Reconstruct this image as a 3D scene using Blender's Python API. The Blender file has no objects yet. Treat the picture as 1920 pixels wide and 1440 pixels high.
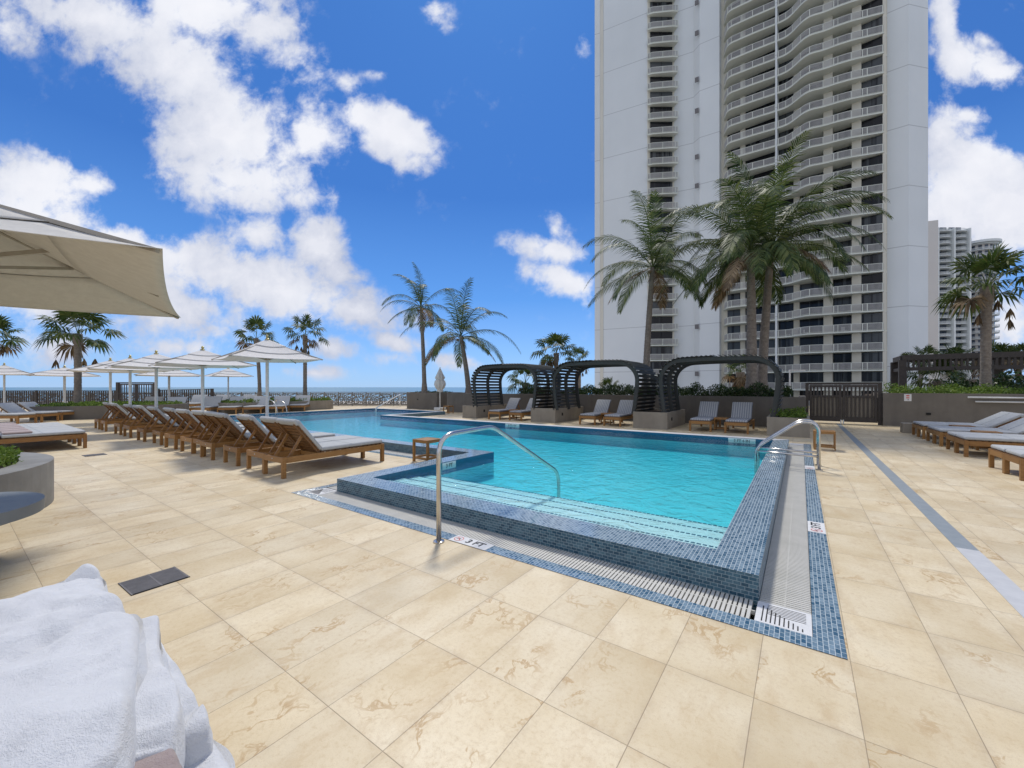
import bpy, bmesh, math, random
from mathutils import Vector, Matrix, noise
random.seed(7)
PI=math.pi; rad=math.radians
TH=rad(35.4); ST,CT=math.sin(TH),math.cos(TH); FPX=762.0; H=1.5
scene=bpy.context.scene; COL=scene.collection
# ------------------------------------------------------------------ survey helpers
def W(r,d,z=0): return Vector((-ST*d+CT*r, CT*d+ST*r, z))          # right/forward metres from the origin
def at(px,d,z=0): return W((px-960)/FPX*d,d,z)
def gp(px,py,z=0): return at(px,FPX*(H-z)/(py-726.0),z)
def zat(py,d): return H-(py-726.0)*d/FPX
# ------------------------------------------------------------------ mesh helpers
def B(): return bmesh.new()
def box(bm,x0,x1,y0,y1,z0,z1,bev=0,M=None,seg=2):
    r=bmesh.ops.create_cube(bm,size=1.0)
    vs=r['verts']
    for v in vs: v.co=Vector((x0+(v.co.x+.5)*(x1-x0),y0+(v.co.y+.5)*(y1-y0),z0+(v.co.z+.5)*(z1-z0)))
    if bev>0:
        es=list({e for v in vs for e in v.link_edges})
        rr=bmesh.ops.bevel(bm,geom=es,offset=bev,segments=seg,affect='EDGES',profile=.5)
        vs=list({v for f in rr['faces'] for v in f.verts}|{v for v in vs if v.is_valid})
    if M is not None:
        for v in vs: v.co=M@v.co
    return vs
def tube(bm,pts,rs,n=10,cap=True):
    pts=[Vector(p) for p in pts]
    if not hasattr(rs,'__len__'): rs=[rs]*len(pts)
    rings=[]; up=None
    for i,p in enumerate(pts):
        t=(pts[min(i+1,len(pts)-1)]-pts[max(i-1,0)]).normalized()
        if up is None:
            a=Vector((0,0,1)) if abs(t.z)<.9 else Vector((1,0,0))
            up=(a-t*a.dot(t)).normalized()
        else: up=(up-t*up.dot(t)).normalized()
        s=t.cross(up)
        rings.append([bm.verts.new(p+(up*math.cos(2*PI*k/n)+s*math.sin(2*PI*k/n))*rs[i]) for k in range(n)])
    for a,b in zip(rings,rings[1:]):
        for k in range(n): bm.faces.new((a[k],a[(k+1)%n],b[(k+1)%n],b[k]))
    if cap:
        bm.faces.new(rings[0][::-1]); bm.faces.new(rings[-1])
def bar(bm,p0,p1,w,h,up=(0,0,1)):
    p0=Vector(p0);p1=Vector(p1); t=(p1-p0); L=t.length; t.normalize(); up=Vector(up)
    if abs(t.dot(up))>.98: up=Vector((1,0,0))
    s=t.cross(up).normalized(); u=s.cross(t)
    M=Matrix(((s.x,t.x,u.x,p0.x),(s.y,t.y,u.y,p0.y),(s.z,t.z,u.z,p0.z),(0,0,0,1)))
    box(bm,-w/2,w/2,0,L,-h/2,h/2,0,M)
def prism(bm,poly,z0,z1):
    a=sum(poly[i][0]*poly[(i+1)%len(poly)][1]-poly[(i+1)%len(poly)][0]*poly[i][1] for i in range(len(poly)))
    if a<0: poly=poly[::-1]
    lo=[bm.verts.new((p[0],p[1],z0)) for p in poly]; hi=[bm.verts.new((p[0],p[1],z1)) for p in poly]
    n=len(poly)
    for i in range(n): bm.faces.new((lo[i],lo[(i+1)%n],hi[(i+1)%n],hi[i]))
    bm.faces.new(hi); bm.faces.new(lo[::-1])
def sheet(bm,poly,z):
    a=sum(poly[i][0]*poly[(i+1)%len(poly)][1]-poly[(i+1)%len(poly)][0]*poly[i][1] for i in range(len(poly)))
    if a<0: poly=poly[::-1]
    bm.faces.new([bm.verts.new((p[0],p[1],z)) for p in poly])
def rect(x0,x1,y0,y1): return [(x0,y0),(x1,y0),(x1,y1),(x0,y1)]
def disc(cx,cy,r,n=48,a0=0,a1=2*PI): return [(cx+r*math.cos(a0+(a1-a0)*k/n),cy+r*math.sin(a0+(a1-a0)*k/n)) for k in range(n)]
def clip(poly,nx,ny,c):   # keep nx*x+ny*y<=c
    out=[]
    for i in range(len(poly)):
        p,q=poly[i],poly[(i+1)%len(poly)]
        dp=nx*p[0]+ny*p[1]-c; dq=nx*q[0]+ny*q[1]-c
        if dp<=0: out.append(p)
        if dp*dq<0:
            t=dp/(dp-dq); out.append((p[0]+(q[0]-p[0])*t,p[1]+(q[1]-p[1])*t))
    return out
def obj(name,bm,mat,parent=None,smooth=False,loc=None):
    me=bpy.data.meshes.new(name)
    if isinstance(bm,tuple): me.from_pydata(bm[0],[],bm[1])
    else:
        bmesh.ops.recalc_face_normals(bm,faces=bm.faces[:]) if smooth!='keep' else None
        bm.to_mesh(me); bm.free()
    if mat: me.materials.append(mat)
    if smooth and smooth!='keep':
        me.polygons.foreach_set('use_smooth',[True]*len(me.polygons))
        if smooth=='auto':
            try: me.set_sharp_from_angle(angle=rad(38))
            except Exception: pass
    o=bpy.data.objects.new(name,me); COL.objects.link(o)
    if parent: o.parent=parent
    if loc: o.location=loc
    return o
def tag(o,label=None,cat=None,group=None,kind=None):
    if label: o['label']=label
    if cat: o['category']=cat
    if group: o['group']=group
    if kind: o['kind']=kind
    return o
def thing(name,label,cat,loc=(0,0,0),rz=0,group=None):
    o=bpy.data.objects.new(name,None); COL.objects.link(o); o.empty_display_size=.2
    o.location=loc; o.rotation_euler=(0,0,rz)
    return tag(o,label,cat,group)
def kids(o): return [c for c in bpy.data.objects if c.parent==o]
def dup(root,loc,rz,label,group=None,tree=None):
    tree=tree or [(c,kids(c)) for c in kids(root)]
    r=root.copy(); COL.objects.link(r); r.location=loc; r.rotation_euler=(0,0,rz); r['label']=label
    if group: r['group']=group
    for c,gs in tree:
        cc=c.copy(); COL.objects.link(cc); cc.parent=r
        for g in gs:
            gg=g.copy(); COL.objects.link(gg); gg.parent=cc
    return r
# ------------------------------------------------------------------ materials
def mat(name):
    m=bpy.data.materials.new(name); m.use_nodes=True; nt=m.node_tree; nt.nodes.clear()
    o=nt.nodes.new('ShaderNodeOutputMaterial'); p=nt.nodes.new('ShaderNodeBsdfPrincipled')
    nt.links.new(p.outputs[0],o.inputs[0]); return m,nt,p,o
class NT:
    def __init__(s,nt): s.nt=nt
    def n(s,t,**k):
        x=s.nt.nodes.new(t)
        for a,b in k.items(): setattr(x,a,b)
        return x
    def l(s,a,b): s.nt.links.new(a,b)
    def val(s,x,inp):
        if hasattr(x,'links') or hasattr(x,'is_linked'): s.l(x,inp)
        else: inp.default_value=x
    def math(s,op,a,b=0,c=0,clamp=False):
        x=s.n('ShaderNodeMath',operation=op); x.use_clamp=clamp
        s.val(a,x.inputs[0]); s.val(b,x.inputs[1]); s.val(c,x.inputs[2]); return x.outputs[0]
    def vmath(s,op,a,b=(0,0,0)):
        x=s.n('ShaderNodeVectorMath',operation=op); s.val(a,x.inputs[0])
        s.val(b,x.inputs[1]); return x
    def mix(s,f,a,b,blend='MIX'):
        x=s.n('ShaderNodeMix',data_type='RGBA',blend_type=blend); s.val(f,x.inputs[0])
        s.val(a if not isinstance(a,tuple) else (*a,1)[:4],x.inputs[6]); s.val(b if not isinstance(b,tuple) else (*b,1)[:4],x.inputs[7]); return x.outputs[2]
    def noise(s,vec,scale,detail=3,rough=.5,dist=0,out=0):
        x=s.n('ShaderNodeTexNoise'); s.val(scale,x.inputs['Scale']); x.inputs['Detail'].default_value=detail
        x.inputs['Roughness'].default_value=rough; x.inputs['Distortion'].default_value=dist
        if vec is not None: s.l(vec,x.inputs['Vector'])
        return x.outputs[out]
    def ramp(s,f,stops):
        x=s.n('ShaderNodeValToRGB'); cr=x.color_ramp
        while len(cr.elements)<len(stops): cr.elements.new(.5)
        for e,(p,c) in zip(cr.elements,stops): e.position=p; e.color=(*c,1)[:4] if isinstance(c,tuple) else (c,c,c,1)
        s.l(f,x.inputs[0]); return x.outputs[0]
    def maprange(s,v,a,b,c=0,d=1,smooth=False):
        x=s.n('ShaderNodeMapRange'); x.interpolation_type='SMOOTHSTEP' if smooth else 'LINEAR'
        s.l(v,x.inputs[0]); 
        for i,q in enumerate((a,b,c,d)): x.inputs[i+1].default_value=q
        return x.outputs[0]
    def bump(s,h,strength,dist,p):
        x=s.n('ShaderNodeBump'); x.inputs['Strength'].default_value=strength; x.inputs['Distance'].default_value=dist
        s.l(h,x.inputs['Height']); s.l(x.outputs[0],p.inputs['Normal']); return x
def pos(t): return t.n('ShaderNodeNewGeometry').outputs['Position']
def ocoord(t): return t.n('ShaderNodeTexCoord').outputs['Object']
def simple(name,c1,c2,scale=8,rough=.6,bump=.2,bd=.003,metal=0,detail=5,obj=True,c3=None,spec=.5,stretch=None,bscale=None):
    m,nt,p,o=mat(name); t=NT(nt); v=ocoord(t) if obj else pos(t)
    if stretch: 
        mp=t.n('ShaderNodeMapping'); t.l(v,mp.inputs[0]); mp.inputs['Scale'].default_value=stretch; v=mp.outputs[0]
    f=t.noise(v,scale,detail,.6)
    st=[(.3,c1),(.7,c2)] if c3 is None else [(.25,c1),(.5,c2),(.75,c3)]
    t.l(t.ramp(f,st),p.inputs['Base Color'])
    p.inputs['Roughness'].default_value=rough; p.inputs['Metallic'].default_value=metal; p.inputs['Specular IOR Level'].default_value=spec
    if bump: t.bump(t.noise(v,bscale or scale*6,3,.6),bump,bd,p)
    return m
def travertine():
    m,nt,p,o=mat('travertine_tiles'); t=NT(nt); P=pos(t)
    s=t.n('ShaderNodeSeparateXYZ'); t.l(P,s.inputs[0])
    u=t.math('DIVIDE',t.math('ADD',s.outputs[0],.185),.4064); v=t.math('DIVIDE',t.math('SUBTRACT',s.outputs[1],2.885),.6096)
    iu=t.math('FLOOR',u); iv=t.math('FLOOR',v); fu=t.math('FRACT',u); fv=t.math('FRACT',v)
    du=t.math('MULTIPLY',t.math('MINIMUM',fu,t.math('SUBTRACT',1,fu)),.4064); dv=t.math('MULTIPLY',t.math('MINIMUM',fv,t.math('SUBTRACT',1,fv)),.6096)
    dd=t.math('MINIMUM',du,dv)
    g=t.maprange(dd,.0010,.0026,1,0)
    cb=t.n('ShaderNodeCombineXYZ'); t.l(iu,cb.inputs[0]); t.l(iv,cb.inputs[1])
    wn=t.n('ShaderNodeTexWhiteNoise',noise_dimensions='2D'); t.l(cb.outputs[0],wn.inputs['Vector'])
    # per tile offset of the stone pattern
    off=t.vmath('SCALE',wn.outputs['Color']); off.inputs['Scale'].default_value=37
    pv=t.vmath('ADD',P,off.outputs[0]).outputs[0]
    mp=t.n('ShaderNodeMapping'); t.l(pv,mp.inputs[0]); mp.inputs['Scale'].default_value=(1.0,.45,1); mp.inputs['Rotation'].default_value=(0,0,.9)
    warp=t.noise(pv,2.2,3,.6,out=1)
    w2=t.vmath('SCALE',warp); w2.inputs['Scale'].default_value=.55
    pw=t.vmath('ADD',mp.outputs[0],w2.outputs[0]).outputs[0]
    big=t.noise(pv,1.7,4,.55)
    base=t.ramp(big,[(.25,(.55,.43,.245)),(.5,(.655,.545,.355)),(.75,(.74,.645,.46))])
    tilev=t.maprange(wn.outputs['Value'],0,1,.92,1.06)
    hs=t.n('ShaderNodeHueSaturation'); t.l(base,hs.inputs['Color']); t.l(tilev,hs.inputs['Value'])
    # ochre veins: ridges of a warped noise, only in patches
    vn=t.noise(pw,3.2,8,.62)
    ridge=t.math('ABSOLUTE',t.math('SUBTRACT',vn,.5)); vein=t.maprange(ridge,.0,.028,1,0,True)
    patch=t.maprange(t.noise(pv,1.9,2,.5),.5,.66,0,1,True)
    vv=t.math('MULTIPLY',vein,t.math('MULTIPLY',patch,.85))
    c=t.mix(vv,hs.outputs[0],(.42,.26,.10))
    # soft banding and pits
    ban=t.noise(mp.outputs[0],7,6,.7); c=t.mix(t.maprange(ban,.50,.70,0,.5),c,(.50,.36,.19))
    fine=t.noise(P,230,3,.7); c=t.mix(t.maprange(fine,.52,.72,0,.55),c,(.42,.33,.21))
    med=t.noise(P,38,4,.75); c=t.mix(t.maprange(med,.50,.72,0,.42),c,(.47,.34,.19))
    # stains along the joints, dirt patches
    st=t.math('MULTIPLY',t.maprange(dd,0,.045,1,0),t.maprange(t.noise(P,3.5,4,.6),.42,.7,0,.75)); c=t.mix(t.math('MULTIPLY',st,.55),c,(.36,.27,.17))
    dirt=t.maprange(t.noise(P,.9,5,.65),.56,.78,0,.4); c=t.mix(dirt,c,(.47,.40,.28))
    c=t.mix(t.math('MULTIPLY',g,.75),c,(.23,.165,.10))
    t.l(c,p.inputs['Base Color'])
    t.l(t.maprange(med,.3,.7,.42,.66),p.inputs['Roughness'])
    h=t.math('ADD',t.math('MULTIPLY',g,-1),t.math('MULTIPLY',fine,.25)); h=t.math('SUBTRACT',h,t.math('MULTIPLY',vv,.12))
    t.bump(h,.45,.0015,p); return m
def mosaic(name,ca,cb_,mortar,rough=.12):
    m,nt,p,o=mat(name); t=NT(nt); P=pos(t); g=t.n('ShaderNodeNewGeometry')
    s=t.n('ShaderNodeSeparateXYZ'); t.l(P,s.inputs[0]); ns=t.n('ShaderNodeSeparateXYZ'); t.l(g.outputs['True Normal'],ns.inputs[0])
    ax=t.math('GREATER_THAN',t.math('ABSOLUTE',ns.outputs[0]),.5); az=t.math('GREATER_THAN',t.math('ABSOLUTE',ns.outputs[2]),.5)
    def cmb(a,b):
        c=t.n('ShaderNodeCombineXYZ'); t.l(a,c.inputs[0]); t.l(b,c.inputs[1]); return c.outputs[0]
    def vmix(f,a,b):
        x=t.n('ShaderNodeMix',data_type='VECTOR'); t.l(f,x.inputs[0]); t.l(a,x.inputs[4]); t.l(b,x.inputs[5]); return x.outputs[1]
    vec=vmix(az,vmix(ax,cmb(s.outputs[0],s.outputs[2]),cmb(s.outputs[1],s.outputs[2])),cmb(s.outputs[1],s.outputs[0]))
    br=t.n('ShaderNodeTexBrick'); t.l(vec,br.inputs['Vector']); br.inputs['Scale'].default_value=1
    br.inputs['Brick Width'].default_value=.050; br.inputs['Row Height'].default_value=.0265; br.inputs['Mortar Size'].default_value=.0019; br.inputs['Mortar Smooth'].default_value=.1
    br.inputs['Color1'].default_value=(0,0,0,1); br.inputs['Color2'].default_value=(1,1,1,1); br.inputs['Mortar'].default_value=(.5,.5,.5,1)
    r=t.n('ShaderNodeSeparateColor'); t.l(br.outputs['Color'],r.inputs[0])
    col=t.ramp(r.outputs[0],[(0,ca),(.45,tuple((x+y)/2 for x,y in zip(ca,cb_))),(1,cb_)])
    col=t.mix(t.maprange(t.noise(P,60,3,.6),.3,.7,0,.4),col,tuple(x*.5 for x in ca))
    col=t.mix(br.outputs['Fac'],col,mortar)
    t.l(col,p.inputs['Base Color']); t.l(t.maprange(br.outputs['Fac'],0,1,rough,.7),p.inputs['Roughness'])
    t.bump(t.math('SUBTRACT',t.math('MULTIPLY',t.noise(P,25,2),.4),br.outputs['Fac']),.5,.0012,p); return m
def leafmat(name,c1,c2,c3,trans=.25,rough=.45):
    m,nt,p,o=mat(name); t=NT(nt); g=t.n('ShaderNodeNewGeometry')
    f=t.math('ADD',t.math('MULTIPLY',g.outputs['Random Per Island'],.65),t.math('MULTIPLY',t.noise(g.outputs['Position'],1.8,3),.4))
    col=t.ramp(f,[(.15,c1),(.5,c2),(.9,c3)]); t.l(col,p.inputs['Base Color']); p.inputs['Roughness'].default_value=rough; p.inputs['Specular IOR Level'].default_value=.25
    tr=t.n('ShaderNodeBsdfTranslucent'); t.l(col,tr.inputs[0]); mx=t.n('ShaderNodeMixShader'); mx.inputs[0].default_value=trans
    t.l(p.outputs[0],mx.inputs[1]); t.l(tr.outputs[0],mx.inputs[2]); t.l(mx.outputs[0],o.inputs[0]); return m
def fabric(name,c,c2,trans=0,weave=900,stripe=None):
    m,nt,p,o=mat(name); t=NT(nt); v=ocoord(t)
    col=t.ramp(t.noise(v,14,4,.7),[(.3,c),(.7,c2)])
    if stripe:
        s=t.n('ShaderNodeSeparateXYZ'); t.l(v,s.inputs[0])
        fr=t.math('FRACT',t.math('MULTIPLY',s.outputs[0],stripe[0])); col=t.mix(t.math('GREATER_THAN',fr,.5),col,stripe[1])
    t.l(col,p.inputs['Base Color']); p.inputs['Roughness'].default_value=.85; p.inputs['Specular IOR Level'].default_value=.2
    t.bump(t.math('ADD',t.noise(v,weave,2,.6),t.math('MULTIPLY',t.noise(v,9,3),3)),.25,.002,p)
    if trans:
        tr=t.n('ShaderNodeBsdfTranslucent'); t.l(col,tr.inputs[0]); mx=t.n('ShaderNodeMixShader'); mx.inputs[0].default_value=trans
        t.l(p.outputs[0],mx.inputs[1]); t.l(tr.outputs[0],mx.inputs[2]); t.l(mx.outputs[0],o.inputs[0])
    return m
def woodmat(name,c1,c2,axis=(6,6,6)):
    m,nt,p,o=mat(name); t=NT(nt); v=ocoord(t)
    mp=t.n('ShaderNodeMapping'); t.l(v,mp.inputs[0]); mp.inputs['Scale'].default_value=axis
    f=t.noise(mp.outputs[0],5,6,.7); oi=t.n('ShaderNodeObjectInfo')
    f2=t.math('ADD',f,t.math('MULTIPLY',t.math('SUBTRACT',oi.outputs['Random'],.5),.25))
    t.l(t.ramp(f2,[(.25,c1),(.75,c2)]),p.inputs['Base Color']); p.inputs['Roughness'].default_value=.5
    t.bump(f,.3,.002,p); return m
def wallmat(name,c1,c2,joint=False,streak=.12,scale=.6):
    m,nt,p,o=mat(name); t=NT(nt); P=pos(t)
    mp=t.n('ShaderNodeMapping'); t.l(P,mp.inputs[0]); mp.inputs['Scale'].default_value=(1,1,.12)
    col=t.ramp(t.noise(P,scale,5,.6),[(.3,c1),(.7,c2)])
    col=t.mix(t.maprange(t.noise(mp.outputs[0],scale*2.2,4,.6),.45,.8,0,streak*2),col,tuple(x*.6 for x in c1))
    if joint:
        s=t.n('ShaderNodeSeparateXYZ'); t.l(P,s.inputs[0])
        fr=t.math('FRACT',t.math('DIVIDE',t.math('SUBTRACT',s.outputs[2],4.5-8.55),8.55))
        ln=t.math('LESS_THAN',t.math('ABSOLUTE',t.math('SUBTRACT',fr,.5)),.008)
        # the joint sits where fr crosses 0: shift by half a period
        fr2=t.math('FRACT',t.math('ADD',fr,.5)); ln=t.math('LESS_THAN',t.math('ABSOLUTE',t.math('SUBTRACT',fr2,.5)),.0075)
        col=t.mix(t.math('MULTIPLY',ln,.6),col,(.34,.35,.36))
    t.l(col,p.inputs['Base Color']); p.inputs['Roughness'].default_value=.8
    t.bump(t.noise(P,30,3,.6),.12,.004,p); return m
M={}
M['tile']=travertine()
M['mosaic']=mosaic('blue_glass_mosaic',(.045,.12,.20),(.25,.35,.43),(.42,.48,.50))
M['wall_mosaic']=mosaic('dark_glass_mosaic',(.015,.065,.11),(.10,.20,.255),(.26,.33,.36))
M['band']=simple('waterline_tile',(.012,.075,.15),(.02,.12,.21),25,.15,.1)
M['plaster']=simple('pool_plaster',(.30,.69,.70),(.42,.77,.76),1.5,.7,.15,obj=False)
M['step']=simple('step_plaster',(.46,.68,.69),(.56,.75,.75),2.5,.7,.15,obj=False)
M['grate']=simple('grate_plastic',(.52,.51,.46),(.60,.585,.535),5,.45,.1,obj=False)
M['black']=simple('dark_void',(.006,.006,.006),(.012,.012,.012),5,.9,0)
M['plate']=simple('white_marker',(.60,.60,.59),(.68,.68,.67),20,.8,0)
M['ink']=simple('black_ink',(.012,.012,.014),(.02,.02,.022),20,.5,0)
M['redink']=simple('red_ink',(.55,.05,.04),(.65,.08,.06),20,.5,0)
def steelmat():
    m,nt,p,o=mat('brushed_steel'); t=NT(nt); v=ocoord(t)
    t.l(t.ramp(t.noise(v,6,4),[(.3,(.48,.46,.43)),(.7,(.62,.60,.57))]),p.inputs['Base Color']); p.inputs['Metallic'].default_value=1
    t.l(t.maprange(t.noise(v,8,2),.3,.7,.2,.27),p.inputs['Roughness']); return m
M['steel']=steelmat()
M['white_metal']=simple('white_powder_coat',(.62,.63,.63),(.70,.71,.70),10,.4,.05)
M['teak']=woodmat('teak',(.20,.088,.020),(.37,.19,.055),(9,1.2,9))
M['teak_dark']=woodmat('teak_slats',(.13,.055,.014),(.24,.115,.035),(1.2,9,9))
M['cushion']=fabric('grey_cushion',(.39,.40,.40),(.46,.47,.465))
M['cushion_stripe']=fabric('striped_cushion',(.40,.41,.42),(.47,.48,.485),stripe=(14,(.25,.265,.30)))
M['towel']=None
M['canvas']=fabric('offwhite_canvas',(.72,.70,.67),(.80,.78,.75),trans=.20,weave=300)
M['canvas_big']=fabric('beige_canvas',(.55,.53,.485),(.63,.61,.56),trans=.06,weave=500)
M['frame']=simple('taupe_frame',(.30,.27,.22),(.36,.33,.28),12,.45,.05)
M['brass']=simple('brass_finial',(.35,.30,.12),(.45,.38,.18),12,.4,0,metal=.6)
M['stucco']=wallmat('taupe_stucco',(.125,.112,.095),(.17,.152,.13),streak=.20,scale=1.5)
M['planter']=wallmat('tan_stucco',(.225,.195,.155),(.29,.26,.21),streak=.18,scale=1.8)
M['concrete']=simple('grey_concrete',(.18,.175,.16),(.27,.265,.245),2.5,.75,.3,obj=False,detail=8)
M['bluegrey']=simple('bluegrey_top',(.17,.19,.195),(.21,.23,.235),6,.5,.1)
M['darkslat']=simple('charcoal_timber',(.018,.020,.018),(.04,.042,.038),6,.55,.25,stretch=(8,1,8))
M['darkbrown']=simple('dark_brown_metal',(.030,.023,.019),(.052,.041,.034),8,.5,.15)
M['drain']=simple('grey_drain',(.22,.25,.265),(.27,.30,.315),9,.5,.1,obj=False)
M['drain_light']=simple('pale_drain',(.48,.48,.48),(.56,.56,.55),9,.5,.1,obj=False)
M['iron']=simple('iron_grate',(.12,.115,.115),(.18,.17,.17),14,.55,.2)
M['rail']=simple('bronze_railing',(.16,.145,.125),(.22,.20,.17),9,.5,.1)
M['soil']=simple('soil',(.05,.035,.022),(.10,.07,.045),9,.95,.6,.02)
M['trunk_old']=simple('palm_trunk',(.15,.12,.095),(.27,.23,.19),3,.9,.9,.03,stretch=(2,2,9),c3=(.34,.30,.26))
def trunkmat():
    m,nt,p,o=mat('palm_bark'); t=NT(nt); v=ocoord(t); s_=t.n('ShaderNodeSeparateXYZ'); t.l(v,s_.inputs[0])
    z=t.math('ADD',t.math('MULTIPLY',s_.outputs[2],58),t.math('MULTIPLY',t.noise(v,3.5,3,.6),7)); rg=t.math('POWER',t.math('ABSOLUTE',t.math('SINE',z)),.5)
    n=t.noise(v,9,5,.7); col=t.ramp(n,[(.3,(.16,.13,.105)),(.7,(.30,.26,.22))]); col=t.mix(t.maprange(rg,.15,.75,.6,0),col,(.07,.055,.042))
    col=t.mix(t.maprange(t.noise(v,1.6,3,.6),.55,.75,0,.5),col,(.36,.33,.29))
    t.l(col,p.inputs['Base Color']); p.inputs['Roughness'].default_value=.9; t.bump(t.math('ADD',rg,n),.7,.02,p); return m
M['trunk']=trunkmat()
M['frond']=leafmat('coconut_frond',(.020,.038,.010),(.055,.092,.022),(.16,.185,.06),.30,.5)
M['fan']=leafmat('fan_leaf',(.022,.045,.010),(.060,.10,.022),(.14,.16,.045),.25,.5)
M['dead']=leafmat('dead_frond',(.07,.045,.025),(.16,.11,.06),(.30,.22,.13),.1,.8)
M['hedge']=leafmat('hedge_leaf',(.010,.024,.008),(.028,.055,.014),(.075,.11,.03),.18,.4)
M['cover']=leafmat('groundcover_leaf',(.05,.10,.012),(.13,.21,.03),(.25,.33,.07),.3,.5)
M['twr']=wallmat('white_tower_wall',(.64,.67,.675),(.72,.75,.755),True,.05,.06)
M['cream']=wallmat('cream_tower',(.60,.57,.48),(.67,.64,.55),False,.05,.1)
M['slab']=wallmat('cream_slab',(.58,.60,.53),(.66,.68,.61),False,.05,.2)
M['picket']=simple('grey_picket',(.34,.335,.325),(.42,.415,.40),1,.5,0)
M['beige_far']=wallmat('beige_far_wall',(.52,.49,.46),(.60,.57,.53),False,.05,.05)
M['pale_far']=wallmat('pale_far_slab',(.60,.63,.62),(.68,.71,.70),False,.05,.1)
def glassmat(name,c1,c2,s=.35):
    m,nt,p,o=mat(name); t=NT(nt); P=pos(t); oi=t.n('ShaderNodeObjectInfo')
    mp=t.n('ShaderNodeMapping'); t.l(P,mp.inputs[0]); mp.inputs['Scale'].default_value=(1,1,.02)
    f=t.math('ADD',t.noise(mp.outputs[0],s*3,2),t.math('MULTIPLY',t.math('SUBTRACT',oi.outputs['Random'],.5),.5))
    t.l(t.ramp(f,[(.35,c1),(.52,c1),(.62,c2)]),p.inputs['Base Color']); p.inputs['Roughness'].default_value=.12; p.inputs['Specular IOR Level'].default_value=.22; return m
M['glass']=glassmat('dark_window',(.014,.015,.018),(.075,.082,.088),.5)
M['glass_far']=glassmat('far_window',(.02,.035,.06),(.08,.10,.14))
def towelmat(name,c,c2):
    m,nt,p,o=mat(name); t=NT(nt); v=ocoord(t)
    t.l(t.ramp(t.noise(v,12,5,.7),[(.3,c),(.7,c2)]),p.inputs['Base Color']); p.inputs['Roughness'].default_value=.95
    p.inputs['Specular IOR Level'].default_value=.1
    p.inputs['Sheen Weight'].default_value=.3
    h=t.math('ADD',t.noise(v,420,3,.7),t.math('MULTIPLY',t.noise(v,95,3,.6),1.3)); t.bump(h,.85,.0035,p); return m
M['towel']=towelmat('white_terry',(.66,.665,.675),(.74,.745,.75))
M['pink']=towelmat('mauve_terry',(.33,.255,.235),(.43,.345,.32))
# pool water: clear, fresnel mirror over coloured plaster, tinted by real absorption
def watermat():
    m=bpy.data.materials.new('pool_water'); m.use_nodes=True; nt=m.node_tree; nt.nodes.clear(); t=NT(nt)
    o=t.n('ShaderNodeOutputMaterial'); P=pos(t)
    n1=t.noise(P,4.5,4,.55,.6); n2=t.noise(P,13,3,.5)
    b=t.n('ShaderNodeBump'); b.inputs['Strength'].default_value=.6; b.inputs['Distance'].default_value=.06
    t.l(t.math('ADD',n1,t.math('MULTIPLY',n2,.22)),b.inputs['Height'])
    gl=t.n('ShaderNodeBsdfGlossy'); gl.inputs['Roughness'].default_value=.02; t.l(b.outputs[0],gl.inputs['Normal'])
    tr=t.n('ShaderNodeBsdfTransparent'); tr.inputs[0].default_value=(.97,.99,1,1)
    fr=t.n('ShaderNodeFresnel'); fr.inputs['IOR'].default_value=1.33; t.l(b.outputs[0],fr.inputs['Normal'])
    mx=t.n('ShaderNodeMixShader'); t.l(t.math('MINIMUM',fr.outputs[0],.72),mx.inputs[0]); t.l(tr.outputs[0],mx.inputs[1]); t.l(gl.outputs[0],mx.inputs[2])
    t.l(mx.outputs[0],o.inputs['Surface'])
    va=t.n('ShaderNodeVolumeAbsorption'); va.inputs['Color'].default_value=(.25,.90,.96,1); va.inputs['Density'].default_value=1.0
    t.l(va.outputs[0],o.inputs['Volume']); return m
M['water']=watermat()
def seamat():
    m,nt,p,o=mat('sea_water'); t=NT(nt); P=pos(t)
    mp=t.n('ShaderNodeMapping'); t.l(P,mp.inputs[0]); mp.inputs['Rotation'].default_value=(0,0,-TH); mp.inputs['Scale'].default_value=(.004,.03,1)
    f=t.noise(mp.outputs[0],1,5,.6)
    t.l(t.ramp(f,[(.3,(.055,.17,.25)),(.7,(.09,.25,.32))]),p.inputs['Base Color']); p.inputs['Roughness'].default_value=.35
    return m
M['sea']=seamat()
M['sand']=simple('beach_sand',(.42,.385,.33),(.52,.48,.42),.05,.95,.3,obj=False)

# ------------------------------------------------------------------ setting: deck, sand, sea
POOL_L,POOL_T,XT,YT=-22.0,16.0,-15.85,12.4   # left/back outer edges of the pool wall, back notch corner
bm=B()
def deckpiece(poly):
    poly=clip(poly,-ST,CT,33.2)
    if len(poly)>2: sheet(bm,poly,0)
for R in (rect(-48,30,-14,2.89),rect(.21,30,2.89,47),rect(-.24,.21,13.24,40),rect(XT,-.24,YT,40),rect(POOL_L,XT,POOL_T,40),
          rect(-48,POOL_L,2.89,40),rect(POOL_L,-5.91,2.89,5.75)): deckpiece(R)
tag(obj('pool_deck',bm,M['tile']),kind='structure')
# outer face of the raised deck, seen only from the side
pts=[W(-44,33.22),W(30,33.22)]
bm=B(); box(bm,-60,20,33.2,33.5,-5.2,.06,M=Matrix.Rotation(TH,4,'Z'))
tag(obj('deck_edge',bm,M['planter']),kind='structure')
bm=B(); sheet(bm,[tuple(W(r,d)[:2]) for r,d in ((-900,-200),(900,-200),(900,190),(-900,190))],-5.0)
tag(obj('beach',bm,M['sand']),kind='structure')
bm=B(); sheet(bm,disc(0,0,30000,96),-5.35); tag(obj('sea',bm,M['sea']),kind='structure')

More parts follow.
